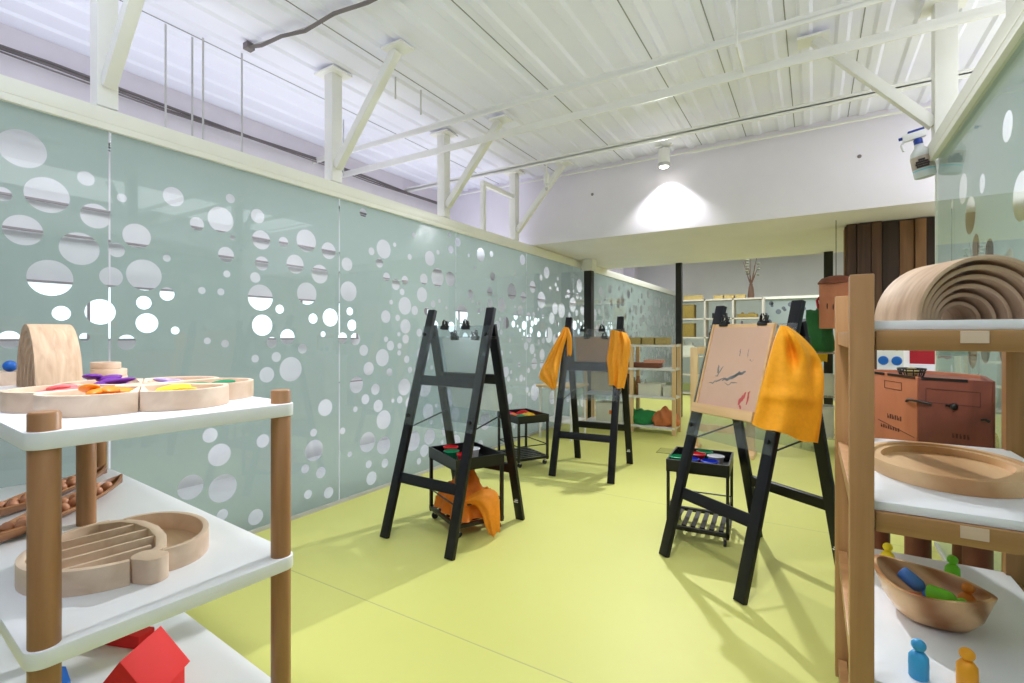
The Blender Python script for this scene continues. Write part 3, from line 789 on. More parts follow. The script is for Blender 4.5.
def heap(name, k, mk, lab, n=8, sz=.04, cat='felt pieces', h=.0, flat=.25):
    a = LOB[k][1]; cx, cy = DL*math.cos(a), DL*math.sin(a); rnd = random.Random(k*13+2)
    G_ = lab[1]
    base = None
    for i in range(n):
        ang = rnd.uniform(0, 6.28); rr = rnd.uniform(0, .055)
        p = MFT @ Vector((cx+rr*math.cos(ang), cy+rr*math.sin(ang), .036+(h+.014)*i/n))
        if base is None:
            b = MB(); b.sphere((0, 0, 0), sz, 14, 8, (1.2, .62, flat)); base = b.build(name, M[mk], ang=80)
            tag(base, lab[0], cat, G_); o = base
        else:
            o = base.copy(); COL.objects.link(o)
        o.location = p; o.rotation_euler = (rnd.uniform(-.25, .25), rnd.uniform(-.25, .25), rnd.uniform(0, 6.28))
heap('felt_piece', 2, 'yellowf', ('yellow felt piece in the flower tray on the top left shelf', 'yellow felt pieces'), 6, .034)
heap('amber_piece', 1, 'orangef', ('orange piece in the front compartment of the flower tray', 'orange pieces'), 7, .034, 'pieces', .012)
heap('felt_piece', 3, 'greenf', ('green felt piece in the flower tray at the right end', 'green felt pieces'), 4, .03)
heap('felt_piece', 0, 'pinkf', ('coral felt piece in the left compartment of the flower tray', 'coral felt pieces'), 6, .034, h=.008)
heap('felt_piece', 4, 'lilac', ('lilac felt piece in the back compartment of the flower tray', 'lilac felt pieces'), 4, .034)
heap('fabric_petal', 5, 'purple', ('purple fabric petal piled in the back left of the flower tray', 'purple fabric petals'), 9, .042, 'fabric', .022, .2)

# nested arches
def arches(name, label, loc, rz, Rm, L, n, th, gap, mat, shift=0, tele=0, group=None):
    t = thing(name, label, 'toy arches', loc, rz, group)
    for k in range(n):
        ro = Rm-k*(th+gap); ri = ro-th; b = MB(); m_ = 26
        y0, y1 = shift*k-L/2, L/2+tele*k
        A = [[], [], [], []]
        for i in range(m_+1):
            a = PI*i/m_; c, s = math.cos(a), math.sin(a)
            for q, (rr, yy) in enumerate(((ro, y0), (ro, y1), (ri, y1), (ri, y0))): A[q].append(b.bm.verts.new((rr*c, yy, rr*s)))
        for i in range(m_):
            for q in range(4): b.bm.faces.new((A[q][i], A[q][i+1], A[(q+1)%4][i+1], A[(q+1)%4][i]))
        for i in (0, m_): b.bm.faces.new([A[q][i] for q in range(4)])
        b.build('arch', mat, t, bevel=.0015)
    return t
GA = 'nested wooden arch stackers'
arches('arch_stacker', 'nested natural wood rainbow arches standing on the left top shelf, narrow end on', (-2.36, .642, ZT[0]), R(-8), .236, .118, 7, .0215, .0055, M['plyz'], .007, .0, GA)
arches('arch_stacker', 'nested natural wood rainbow arches at the top of the right shelf', (.276, 1.43, 1.232), R(24), .134, .15, 6, .0085, .0095, M['plyz'], .016, .010, GA)
# flat laid arcs and boxed toys behind
t = thing('arc_blocks', 'pale wooden curved blocks lying stacked behind the rainbow arches on the left', 'blocks', onS(-.40, .165, ZT[0]), R(-4))
for k, (x, y, r, z) in enumerate([(0, 0, .11, 0), (.0, .005, .10, .034), (-.02, .0, .085, .06)]):
    o_ = [(x+r*math.cos(a), y+.55*r*math.sin(a)) for a in [2*PI*i/26 for i in range(26)]]
    i_ = [(x+r*.62*math.cos(a), y+.34*r*math.sin(a)) for a in [2*PI*i/26 for i in range(26)]]
    MB().prism(o_, z, z+(.033 if k == 0 else .025), inner=i_).build('arc_block', M['ply'], t, bevel=.002)
t = thing('wooden_tray_box', 'shallow wooden box with low rim at the far left of the top shelf', 'box', onS(-.66, -.03, ZT[0]), R(-4))
MB().prism(rrect(.16, .30, .02), 0, .052, inner=rrect(.14, .28, .014)).build('wall', M['ply'], t, bevel=.002)
MB().prism(rrect(.142, .282, .014), .0, .01).build('base', M['ply'], t)
MB().prism(rrect(.12, .24, .03), .0104, .052).build('insert', M['ply'], t, bevel=.003)
o = MB().sphere((0, 0, 0), .022, 16, 10).build('wooden_bead', M['bluebead']); tag(o, 'royal blue wooden bead on the box at the far left of the top shelf', 'bead'); o.location = onS(-.615, -.085, ZT[0]+.052+.022)

# middle tier: leaf trays with wooden balls
def leaf_tray(label, x, y, L, W, rz, nb, blab):
    p = Vector((x, y, ZT[1])); t = thing('leaf_tray', label, 'tray', p, rz, 'leaf shaped wooden trays')
    b = MB(); n_ = 34; m_ = 10; O, I = [], []
    def half(u): return W*(max(0, 1-abs(u)**2.1))**.9+.0015
    for i in range(n_+1):
        u = i/n_*2-1; w = half(u); lift = .014*abs(u)**3; O.append([]); I.append([])
        for j in range(m_+1):
            v = j/m_*2-1; zz = .036*abs(v)**2.2
            O[-1].append(b.bm.verts.new((u*L, v*w, .001+zz*.95+lift))); I[-1].append(b.bm.verts.new((u*L*.985, v*max(.0005, w-.006), .009+zz*.82+lift)))
    for i in range(n_):
        for j in range(m_):
            b.bm.faces.new((O[i][j], O[i][j+1], O[i+1][j+1], O[i+1][j])); b.bm.faces.new((I[i][j], I[i+1][j], I[i+1][j+1], I[i][j+1]))
        for j in (0, m_): b.bm.faces.new((O[i][j], O[i+1][j], I[i+1][j], I[i][j]))
    for i in (0, n_):
        for j in range(m_): b.bm.faces.new((O[i][j], O[i][j+1], I[i][j+1], I[i][j]))
    b.build('dish', M['walnut'], t, ang=50)
    Mt = Matrix.Translation(p) @ Matrix.Rotation(rz, 4, 'Z')
    base = None; rnd = random.Random(nb)
    for i in range(nb):
        row = i % 2; u = -.62+1.24*(i//2)/(nb/2-1)
        q = Mt @ Vector((u*L+(.012 if row else 0), (-.014 if row else .016), .031+rnd.uniform(0, .004)+.014*abs(u)**3))
        if base is None:
            base = MB().sphere((0, 0, 0), .0175, 14, 9).build('wooden_ball', M['ball'], ang=80); tag(base, blab, 'ball', blab); o = base
        else: o = base.copy(); COL.objects.link(o)
        o.location = q
leaf_tray('long leaf shaped wooden tray of balls on the middle left shelf, nearer one', -2.265, .66, .335, .068, R(-49), 16, 'terracotta wooden ball in the nearer leaf tray')
leaf_tray('long leaf shaped wooden tray of balls on the middle left shelf, one nearer the glass', -2.535, .70, .315, .066, R(-51), 16, 'terracotta wooden ball in the leaf tray nearer the glass')

# fish shaped sorting tray with divided half and open round half
t = thing('fish_sorting_tray', 'pale wooden sorting tray, one half slatted and one half open, on the middle left shelf', 'tray', onS(.445, -.035, ZT[1]), R(-7))
def arc(cx, cy, rx, ry, a0, a1, n): return [(cx+rx*math.cos(R(a0+(a1-a0)*k/n)), cy+ry*math.sin(R(a0+(a1-a0)*k/n))) for k in range(n+1)]
def strip(b, path, th, z0, z1):
    """wall of even thickness along a plan path"""
    n_ = len(path); Lq, Rq = [], []
    for i in range(n_):
        a = Vector(path[max(i-1, 0)]); c = Vector(path[min(i+1, n_-1)]); d = (c-a).normalized(); q = Vector((-d.y, d.x))*th/2
        p = Vector(path[i]); Lq.append(p+q); Rq.append(p-q)
    b.prism([(p.x, p.y) for p in Lq]+[(p.x, p.y) for p in reversed(Rq)], z0, z1)
def U(u, v):   # plan coordinates in the shelf frame, measured from the tray origin
    return (u, v)
H = .062
# open round half at the far side
b = MB(); strip(b, arc(-.02, .085, .178, .122, -14, 194, 30), .016, 0, H); b.build('round_wall', M['ply'], t, bevel=.002)
b = MB(); b.prism(arc(-.02, .085, .172, .117, -14, 194, 26), .0, .010); b.build('round_base', M['ply'], t)
# curved divider
b = MB(); strip(b, [(.165, .02), (.12, .062), (.04, .085), (-.05, .092), (-.13, .08), (-.19, .05), (-.215, .0)], .026, 0, H); [setattr(v, 'co', Vector((v.co.x, v.co.y, v.co.z-(.0012 if v.co.z > .03 else 0)))) for v in b.bm.verts]; b.build('divider', M['ply'], t, bevel=.003)
b = MB(); b.prism([(x*math.cos(.5)-y*math.sin(.5)+.172, x*math.sin(.5)+y*math.cos(.5)+.022) for x, y in rrect(.085, .06, .026, 6)], 0, H+.0015); b.build('corner_block', M['ply'], t, bevel=.003)
# slatted half
b = MB(); strip(b, arc(-.025, .01, .19, .205, 176, 352, 26), .018, 0, H); b.build('slatted_wall', M['ply'], t, bevel=.002)
b = MB(); b.prism(arc(-.025, .015, .186, .20, 180, 352, 24)+[(.13, .05), (-.03, .085), (-.2, .03)], 0, .010); b.build('slatted_base', M['ply'], t)
for x in (-.135, -.06, .015, .085):
    yb = .01-.2*math.sqrt(max(0, 1-((x+.025)/.19)**2)); yt = .085-1.1*max(0, x-.03)**1.0*.6
    MB().box((x, (yb+yt)/2, H*.47), (.011, yt-yb, H*.9)).build('slat', M['ply'], t, bevel=.0015)

# bottom tier
def house(label, x, y, rz, w, d, h, rh, body, roof):
    t = thing('toy_house', label, 'toy house', onS(x, y, ZT[2]), R(-4)+rz)
    bb = MB().box((0, 0, h/2), (w, d, h)).build('body', M[body], t, bevel=.003)
    A = MB(); P = [(-w/2-.012, h), (w/2+.012, h), (0, h+rh)]
    va = [A.bm.verts.new((px, -d/2-.008, pz)) for px, pz in P]; vb = [A.bm.verts.new((px, d/2+.008, pz)) for px, pz in P]
    A.bm.faces.new(va); A.bm.faces.new(vb[::-1])
    for k in range(3): A.bm.faces.new((va[k], vb[k], vb[(k+1)%3], va[(k+1)%3]))
    A.build('roof', M[roof], t, bevel=.003)
    D = MB(); D.prism([(-.018, 0), (.018, 0), (.018, .05), (.010, .062), (-.010, .062), (-.018, .05)], -.004, .004, Matrix.Translation((0, -d/2-.002, .001)) @ Matrix.Rotation(R(90), 4, 'X'))
    D.build('door', M['orange'], t)
house('bright red toy house with a pitched roof on the bottom left shelf', .46, .01, R(38), .15, .15, .07, .11, 'redpaint', 'redpaint')
o = MB().box((0, 0, .0225), (.17, .06, .045)).build('toy_block', M['redpaint'], bevel=.004); tag(o, 'flat red toy block behind the red house on the bottom shelf', 'block'); place(o, onS(.07, .09, ZT[2]), R(20))
o = MB().box((0, 0, .03), (.05, .05, .06)).build('toy_block', M['greenf'], bevel=.003); tag(o, 'small green toy block beside the flat red block on the bottom shelf', 'block'); place(o, onS(-.03, .10, ZT[2]), R(10))
o = MB().prism([(-.06, -.03), (.06, -.03), (.06, .02), (.045, .035), (-.045, .035), (-.06, .02)], 0, .06).build('toy_block', M['bluebead'], bevel=.006); tag(o, 'blue rounded toy block at the near left of the bottom shelf', 'block'); place(o, onS(.22, -.13, ZT[2]), R(-10))

# ------------------------------------------------------------------ right shelf
SR = thing('toy_rack', 'beech framed rack with white boards at the right edge', 'shelf', (0, 0, 0))
X0, X1, Y0, Y1 = .0885, .525, 1.294, 2.095
ZB = (1.232, .85, .469, .087)
for x, y, h in ((X0, Y0, 1.331), (X0, Y1, 1.34), (X1, Y0, 1.331), (X1, Y1, 1.34)):
    MB().box((x, y, h/2), (.043, .043, h)).build('post', M['beech'], SR, bevel=.003)
for z in ZB:
    MB().box(((X0+X1)/2+.005, (Y0+Y1)/2, z-.0095), (X1-X0-.03, Y1-Y0-.0, .019)).build('shelf_board', M['white'], SR, bevel=.002)
    for y in (Y0+.005, Y1-.005):
        MB().box(((X0+X1)/2, y, z-.041), (X1-X0-.05, .028, .042)).build('cross_rail', M['beechx'], SR, bevel=.002)
    for x in (X0+.0, X1+.0):
        MB().box((x, (Y0+Y1)/2, z-.041), (.026, Y1-Y0-.05, .042)).build('side_rail', M['beech'], SR, bevel=.002)
    MB().box((.268, Y0-.0095, z-.034), (.042, .003, .024)).build('joint_plate', M['ply'], SR)
# teardrop tray on the middle tier
t = thing('teardrop_tray', 'striped wood teardrop tray with a rounded rim on the right rack', 'tray', (.29, 1.66, ZB[1]), R(0))
def egg(s, n=44):
    p = []
    for k in range(n):
        a = 2*PI*k/n; x = math.cos(a); y = math.sin(a)
        p.append((s*.165*x*(1-.0*y), s*.225*y))
    return p
MB().prism(egg(1), 0, .036, inner=egg(.90)).build('rim', M['acacia'], t, bevel=.003)
MB().prism(egg(.91), .0, .012).build('base', M['acacia'], t)
def teard(s, n=40):
    p = []
    for k in range(n):
        a = 2*PI*k/n; p.append((.0+s*.095*math.cos(a)*(1-.45*math.sin(a)), -.01+s*.16*math.sin(a)))
    return p
MB().prism(egg(.905), .012, .026, inner=None).build('inner_panel', M['acacia'], t, bevel=.001) if False else None
b = MB(); o_ = egg(.9); i_ = [(x*(.80-.22*max(0, -math.sin(2*PI*k/44))), y*.84) for k, (x, y) in enumerate(egg(1))]
b.prism(o_, .0122, .030, inner=i_); b.build('teardrop_insert', M['acacia'], t)
# boat bowl
def bowl(label, loc, rz, L, W, Hh):
    t = thing('boat_bowl', label, 'bowl', loc, rz)
    b = MB(); n_ = 40; prof = [(.42, 0), (.62, .10), (.82, .45), (1.0, 1.0)]
    def ring(s, z, k0, inset=0):
        out = []
        for k in range(n_):
            a = 2*PI*k/n_; c, sn = math.cos(a), math.sin(a)
            x = L*s*c; y = W*s*sn*(1-.30*abs(c)**1.5) 
            q = max(0., 1-inset/max(.001, math.hypot(x, y)))
            zz = z*Hh + (.018*abs(c)**3 if z > .9 else 0)
            out.append(b.bm.verts.new((x*q, y*q, zz)))
        return out
    rings = [ring(s, z, 0) for s, z in prof]
    inn = [ring(s, z+(.09 if i == 0 else (.04 if i == 1 else 0)), 0, .011) for i, (s, z) in enumerate(prof)][::-1]
    al = rings+inn
    for a, c in zip(al, al[1:]):
        for k in range(n_): b.bm.faces.new((a[k], a[(k+1)%n_], c[(k+1)%n_], c[k]))
    b.bm.faces.new(al[0][::-1]); b.bm.faces.new(al[-1])
    b.build('shell', M['olive'], t, ang=50)
    return t
BW = bowl('olive wood boat shaped bowl holding peg dolls on the lower right rack shelf', (.258, 1.652, ZB[2]), R(-35), .132, .112, .092)
# peg dolls
def make_doll(mat, label):
    t = thing('peg_doll', label, 'peg doll', group='coloured peg dolls')
    MB().lathe([(0, 0), (.0155, 0), (.0175, .003), (.0182, .03), (.0175, .046), (.012, .054), (.0065, .058), (0, .058)], 22).build('body', mat, t)
    MB().sphere((0, 0, .0695), .0135, 18, 11, (1, 1, .95)).build('head', mat, t)
    return t
for mk, p, rot, lab in [('dollblue', (.193, 1.352, ZB[2]), (0,0,0), 'sky blue peg doll standing in front of the wooden bowl'),
                   ('dollora', (.2735, 1.366, ZB[2]), (0,0,0), 'amber peg doll standing in front of the wooden bowl'),
                   ('dollyel', (.20, 1.93, ZB[2]), (0,0,0), 'yellow peg doll standing behind the wooden bowl at the left'),
                   ('dollgre', (.352, 1.92, ZB[2]), (0,0,0), 'green peg doll standing behind the wooden bowl'),
                   ('dollnavy', (.205, 1.692, ZB[2]+.092), (.62, -.40, -.40), 'cobalt blue peg doll lying in the wooden bowl'),
                   ('dollgre', (.252, 1.632, ZB[2]+.078), (.80, -.52, .0), 'lime green peg doll lying across the wooden bowl'),
                   ('red', (.215, 1.655, ZB[2]+.040), (.8, -.1, -.12), 'red peg doll lying under the blue one in the wooden bowl'),
                   ('dollor2', (.325, 1.642, ZB[2]+.030), (.1, .1, 1), 'rust orange peg doll sitting at the right end of the wooden bowl')]:
    o = make_doll(M[mk], lab); o.location = p; o.rotation_euler = Vector(rot).to_track_quat('Z', 'Y').to_euler() if any(rot) else (0, 0, 0)

# ------------------------------------------------------------------ brown chest behind the rack
t = thing('stencilled_chest', 'angled brown plywood chest with black corner latches behind the right rack', 'chest', (0, 0, 0))
PL = [(.166, 2.798), (.34, 2.377), (.52, 2.275), (.565, 2.6), (.42, 2.85)]
zt, zb = 1.046, .50
def wallp(p, q, mat, inset=0):
    b = MB(); p, q = Vector((*p, 0)), Vector((*q, 0)); m = (p+q)/2; m.z = (zt+zb)/2; d = (q-p); L_ = d.length
    b.box(m, (L_, .014, zt-zb), rz=math.atan2(d.y, d.x)); return b.build('side_panel', mat, t, bevel=.002)
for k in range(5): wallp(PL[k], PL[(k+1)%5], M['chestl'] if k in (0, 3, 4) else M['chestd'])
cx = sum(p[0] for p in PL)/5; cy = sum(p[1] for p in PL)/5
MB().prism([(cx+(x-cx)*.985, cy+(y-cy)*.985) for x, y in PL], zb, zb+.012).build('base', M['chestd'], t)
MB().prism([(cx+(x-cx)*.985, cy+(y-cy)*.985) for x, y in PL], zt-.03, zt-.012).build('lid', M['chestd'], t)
for x, y in [(.245, 2.68), (.35, 2.47), (.50, 2.36), (.52, 2.62)]:
    MB().tube([(x, y, 0), (x, y, zb)], .042, 16).build('leg', M['chestd'], t, bevel=.003)
def on_face(k, s, z, o):
    p, q = Vector(PL[k]), Vector(PL[(k+1)%5]); d = (q-p).normalized(); nn = Vector((d.y, -d.x))
    c = Vector((cx, cy)); m = (p+q)/2
    if (m-c).dot(nn) < 0: nn = -nn
    w = p+d*((q-p).length*s)+nn*(.007+o); return Vector((w.x, w.y, z))
def fbar(k, s0, z0, s1, z1, w, name='stencil_line', mat='stencil', o=.0006, th=.001, part=t):
    b = MB(); a, c = on_face(k, s0, z0, o), on_face(k, s1, z1, o)
    p, q = Vector(PL[k]), Vector(PL[(k+1)%5]); d = (q-p).normalized()
    sd = Vector((0, 0, 1)) if abs(a.z-c.z) < (Vector((a.x-c.x, a.y-c.y))).length else Vector((d.x, d.y, 0))
    b.beam(a, c, w, th, sd); return b.build(name, M[mat], part)
for k, rects in ((0, [(.55, .985, .80, 1.015)]), (1, [(.12, .955, .86, 1.005)])):
    for s0, z0, s1, z1 in rects:
        fbar(k, s0, z0, s1, z0, .002); fbar(k, s0, z1, s1, z1, .002); fbar(k, s0, z0, s0, z1, .002); fbar(k, s1, z0, s1, z1, .002)
fbar(0, .45, .845, .97, .815, .002); fbar(1, .05, .80, .9, .805, .002)
for k, s0, z, n_, h in ((0, .60, .872, 6, .018), (0, .5, .825, 8, .014), (1, .5, .845, 5, .016)):
    for i in range(n_):
        s = s0+i*.036 if k == 0 else s0+i*.05
        fbar(k, s, z-h/2, s, z+h/2, .0035, 'stencil_mark'); fbar(k, s+.012, z-h/2, s+.012, z+h/2*(1 if i % 2 else .2), .003, 'stencil_mark')
b = MB(); b.tube([on_face(0, .87, .948, .002), on_face(0, .93, .957, .01), on_face(0, .995, .957, .012), on_face(1, .12, .954, .010), on_face(1, .2, .948, .003)], .0045, 8); b.build('latch', M['blackmetal'], t)
b = MB(); b.tube([on_face(1, .88, .912, .003), on_face(1, .94, .915, .01), on_face(1, .995, .908, .01)], .0045, 8); b.build('latch', M['blackmetal'], t)
b = MB(); b.sphere(on_face(1, .52, .948, .002), .011, 12, 8, (1, 1, 1.2)); b.box(on_face(1, .45, .95, .002), (.02, .01, .006)); b.build('lock', M['blackmetal'], t)
for k_, a_, c_ in ((0, .1, .55), (0, .6, .98), (1, .05, .7)):
    fbar(k_, a_, zt-.004, c_, zt-.004, .010, 'rim_strip', 'blackmetal', .001, .002)
# white counter beyond the chest with small things on it
t = thing('white_counter', 'low white counter seen over the brown chest', 'counter', (.72, 5.02, 0), 0)
MB().box((0, 0, .89), (.62, .44, .03)).build('worktop', M['white'], t, bevel=.003)
for s_ in (-1, 1):
    MB().box((s_*.28, 0, .4375), (.03, .40, .875)).build('side_panel', M['white'], t)
MB().box((0, .19, .45), (.53, .02, .85)).build('back_panel', M['white'], t)
ZL = .905
t = thing('sound_box', 'small white box with two blue knobs on the counter behind the brown chest', 'toy', (.545, 4.93, ZL), R(-25))
MB().box((0, 0, .13), (.18, .12, .26)).build('case', M['wplast'], t, bevel=.006)
for s_ in (-1, 1):
    MB().lathe([(0, 0), (.036, 0), (.032, .012), (0, .014)], 18, Matrix.Translation((s_*.045, -.06, .10)) @ Matrix.Rotation(R(90), 4, 'X')).build('knob', M['bluebead'], t)
    MB().lathe([(0, 0), (.012, 0), (.01, .006), (0, .006)], 12, Matrix.Translation((s_*.045, -.06, .19)) @ Matrix.Rotation(R(90), 4, 'X')).build('button', M['grey'], t)
t = thing('dark_case', 'dark red open case standing on the counter behind the brown chest', 'box', (.80, 5.12, ZL), R(-10))
MB().prism(rrect(.30, .06, .008), .07, .32).build('front', M['redcloth'], t, bevel=.003); MB().box((0, 0, .035), (.3, .12, .07)).build('base', M['wplast'], t, bevel=.004)
t = thing('wire_basket', 'small dark wire basket on the brown chest', 'basket', (.335, 2.50, zt-.012), 0)
for z, r in ((.004, .035), (.025, .043), (.036, .045)):
    MB().tube([(r*math.cos(a), r*math.sin(a), z) for a in [2*PI*i/20 for i in range(21)]], .003, 6).build('hoop', M['blackmetal'], t)
for i in range(12):
    a = 2*PI*i/12; MB().tube([(.035*math.cos(a), .035*math.sin(a), .004), (.045*math.cos(a), .045*math.sin(a), .036)], .0022, 5).build('wire', M['blackmetal'], t)
o = MB().sphere((0, 0, .02), .02, 14, 9, (1.2, 1, .9)).build('toy_ball', M['basket2']); tag(o, 'straw coloured ball inside the wire basket on the chest', 'ball'); o.location = (.335, 2.50, zt-.008)

# ------------------------------------------------------------------ spray bottle on the right rail end
t = thing('spray_bottle', 'clear spray bottle with navy trigger and pale blue liquid hung on the right glass rail', 'bottle', (.545, 3.60, 2.10), R(-6))
MB().lathe([(0, 0), (.040, 0), (.046, .006), (.046, .125), (.040, .15), (.020, .178), (.018, .20), (0, .20)], 24, None, 1.1, .75).build('bottle_body', M['cyanbottle'], t)
MB().lathe([(0, .002), (.044, .004), (.0465, .045), (0, .045)], 24, None, 1.1, .75).build('liquid', M['liquid'], t)
MB().lathe([(.0475, .05), (.0477, .052), (.0477, .118), (.0475, .12)], 24, None, 1.1, .75).build('label_band', M['labell'], t)
b = MB()
for z, w in ((.058, .056), (.071, .062), (.084, .056), (.097, .03)): b.box((-.004, -.0362, z), (w, .003, .0115))
b.build('label_print', M['labeld'], t)
MB().lathe([(0, .195), (.021, .195), (.021, .222), (.017, .228), (0, .228)], 18).build('collar', M['navy'], t)
b = MB(); b.box((-.012, 0, .250), (.105, .030, .042)); b.build('spray_head', M['wplast'], t, bevel=.008)
MB().box((.0, 0, .276), (.075, .026, .014)).build('head_cap', M['navy'], t, bevel=.004)
MB().tube([(-.055, 0, .24), (-.075, 0, .215), (-.07, 0, .18)], .007, 8).build('trigger', M['wplast'], t)
MB().tube([(-.063, 0, .255), (-.082, 0, .255)], .009, 10).build('nozzle', M['navy'], t)

t.rotation_euler.y = R(-9)
# ------------------------------------------------------------------ far side of the room
# wooden shelf behind the furthest easel
t = thing('open_shelf', 'pale wood open shelf with white boards behind the furthest easel', 'shelf', (-1.95, 6.20, 0), R(1))
for x in (-.62, .0, .52):
    for y in (-.13, .15): MB().box((x, y, .55), (.045, .04, 1.10)).build('post', M['pine'], t, bevel=.002)
for z in (1.08, .79, .444, .08):
    MB().box((-.05, .01, z), (1.17, .33, .025)).build('shelf_board', M['white'], t, bevel=.002)
MB().box((-.35, .155, .62), (.54, .012, .32)).build('back_panel', M['pine'], t)
MO = Matrix.Translation((-1.95, 6.20, 0)) @ Matrix.Rotation(R(1), 4, 'Z')
def binbox(name, lab, cat, x, y, z, w, d, h, mat, grp=None, Mx=None, rim=True):
    tt = thing(name, lab, cat, (Mx or MO) @ Vector((x, y, z)), 0, grp)
    MB().prism(rrect(w, d, .012, 4), 0, h, inner=rrect(w-.012, d-.012, .008, 4)).build('wall', M[mat], tt, bevel=.002)
    MB().prism(rrect(w-.01, d-.01, .008, 4), 0, .008).build('base', M[mat], tt)
    if rim: MB().prism(rrect(w+.01, d+.01, .014, 4), h-.012, h, inner=rrect(w-.004, d-.004, .01, 4)).build('rim', M[mat], tt)
    return tt
for k, nm in enumerate(('left', 'middle', 'right')):
    binbox('straw_basket', '%s low straw basket on top of the open shelf behind the furthest easel' % nm, 'basket', .03+k*.165, 0, 1.0925, .15, .2, .09, 'basket2', 'straw baskets on the open shelf')
o = MB().box((0, 0, .03), (.42, .2, .06)).build('wooden_board', M['brownbox'], bevel=.004); tag(o, 'dark brown slab on the second board of the open shelf', 'board'); o.location = MO @ Vector((.12, 0, .8025))
o = MB().box((0, 0, .02), (.22, .18, .04)).build('salmon_box', M['pinkbox'], bevel=.004); tag(o, 'salmon flat box on the dark slab of the open shelf', 'box'); o.location = MO @ Vector((.25, 0, .8625))
binbox('storage_bin', 'milky white storage bin on the third board of the open shelf', 'bin', .22, 0, .4565, .28, .24, .15, 'clearbin')
binbox('storage_bin', 'small milky bin at the right end of the open shelf', 'bin', .43, 0, .4565, .1, .2, .12, 'clearbin')
for k, (x, h, m_, lab) in enumerate([(-.07, .26, 'brownbox', 'tall brown jar'), (.0, .22, 'basket', 'olive jar'), (.06, .24, 'walnut', 'walnut coloured jar')]):
    o = MB().lathe([(0, 0), (.03, 0), (.032, h*.7), (.02, h*.85), (.022, h), (0, h)], 14).build('jar', M[m_]); tag(o, lab+' on the third board of the open shelf left of the white bin', 'jar'); o.location = MO @ Vector((x, -.05, .4565))
binbox('storage_bin', 'large cream bin on the left of the open shelf behind the easel', 'bin', -.35, 0, .8025, .42, .24, .2, 'clearbin')
binbox('storage_bin', 'milky bin with an orange tag low on the left of the open shelf', 'bin', -.30, 0, .0925, .36, .24, .24, 'clearbin')
o = MB().box((0, 0, 0), (.1, .006, .05)).build('bin_tag', M['orange']); tag(o, 'orange tag on the low milky bin', 'tag'); o.location = MO @ Vector((-.24, -.135, .22))
def lump(name, lab, cat, loc, sc, mat, seed):
    rnd = random.Random(seed); b = MB(); b.sphere((0, 0, 0), 1, 22, 14)
    for v in b.bm.verts:
        p = v.co.copy(); k = 1+.14*math.sin(4*p.x+3*p.z+seed)+.10*math.sin(9*p.x+2*p.z)+.07*math.sin(13*p.x-5*p.z)
        v.co = Vector((p.x*k*sc[0], p.y*k*sc[1], max(-.55, p.z*k)*sc[2]))
    zm = min(v.co.z for v in b.bm.verts)
    for v in b.bm.verts: v.co.z -= zm
    o = b.build(name, M[mat], ang=80); tag(o, lab, cat); o.location = loc; return o
lump('folded_cloth', 'heap of emerald green cloth on the bottom of the open shelf', 'cloth', MO @ Vector((.08, 0, .0925)), (.20, .13, .12), 'greensack', 2)
lump('folded_cloth', 'heap of terracotta cloth on the bottom right of the open shelf', 'cloth', MO @ Vector((.38, 0, .0925)), (.15, .14, .13), 'orasack', 5)
# small wire table at the left behind the easel
t = thing('side_table', 'low pale table with thin white legs by the glass wall behind the furthest easel', 'table', (-2.56, 5.35, 0), 0)
MB().prism(rrect(.5, .5, .05), .60, .625).build('top', M['pine'], t, bevel=.003)
for sx in (-1, 1):
    for sy in (-1, 1): MB().tube([(sx*.2, sy*.2, 0), (sx*.2, sy*.2, .60)], .013, 10).build('leg', M['wplast'], t)
MB().box((0, 0, .2), (.42, .42, .012)).build('shelf', M['wplast'], t)
# pale frame stand behind the painting easel
t = thing('frame_stand', 'pale pine trestle frame standing behind the painting easel', 'stand', (-.80, 5.45, 0), R(0))
for x in (-.27, .27):
    MB().box((x, 0, .54), (.075, .045, 1.08)).build('post', M['pine'], t, bevel=.003)
    MB().box((x, .0, .02), (.08, .34, .04)).build('foot', M['pine'], t, bevel=.003)
for z in (.24, 1.05): MB().box((0, .0, z), (.46, .03, .075)).build('rail', M['pine'], t, bevel=.003)
# white cubby unit
CX, CY = -1.58, 10.35
t = thing('cubby_shelf', 'tall white cubby unit against the far end of the room', 'shelf', (CX, CY, 0))
W_ = 1.55
for k in range(6): MB().box((0, .18, .04+k*.375), (W_, .36, .03)).build('shelf_board', M['cream'], t)
for k in range(4): MB().box((-W_/2+k*W_/3, .18, .98), (.03, .36, 1.9)).build('divider', M['cream'], t)
MB().box((0, .37, .98), (W_, .012, 1.9)).build('back_panel', M['pane'], t)
MC = Matrix.Translation((CX, CY, 0))
for i, (x, z, lab) in enumerate([(-.62, 1.555, 'olive basket in the top left cubby of the far white unit'), (-.62, 1.18, 'olive basket in the second left cubby of the far white unit')]):
    binbox('wicker_basket', lab, 'basket', x, .16, z, .3, .26, .28, 'basket', 'olive baskets in the far cubbies', MC)
binbox('wicker_basket', 'low straw basket on top of the far white unit, left end', 'basket', -.5, .16, 1.93, .34, .26, .09, 'basket2', None, MC)
for k, nm in enumerate(('first', 'second', 'third')):
    binbox('straw_basket', '%s small straw basket left of the twig vase on the far white unit' % nm, 'basket', -.02+k*.2, .16, 1.93, .17, .2, .075, 'basket2', 'small straw baskets on the far unit', MC)
t = thing('twig_vase', 'dark vase of bare twigs on top of the far white unit', 'vase', MC @ Vector((.56, .16, 1.93)))
MB().lathe([(0, 0), (.05, 0), (.06, .05), (.045, .2), (.03, .25), (.036, .27), (.0, .262)], 16).build('vase', M['bark'], t)
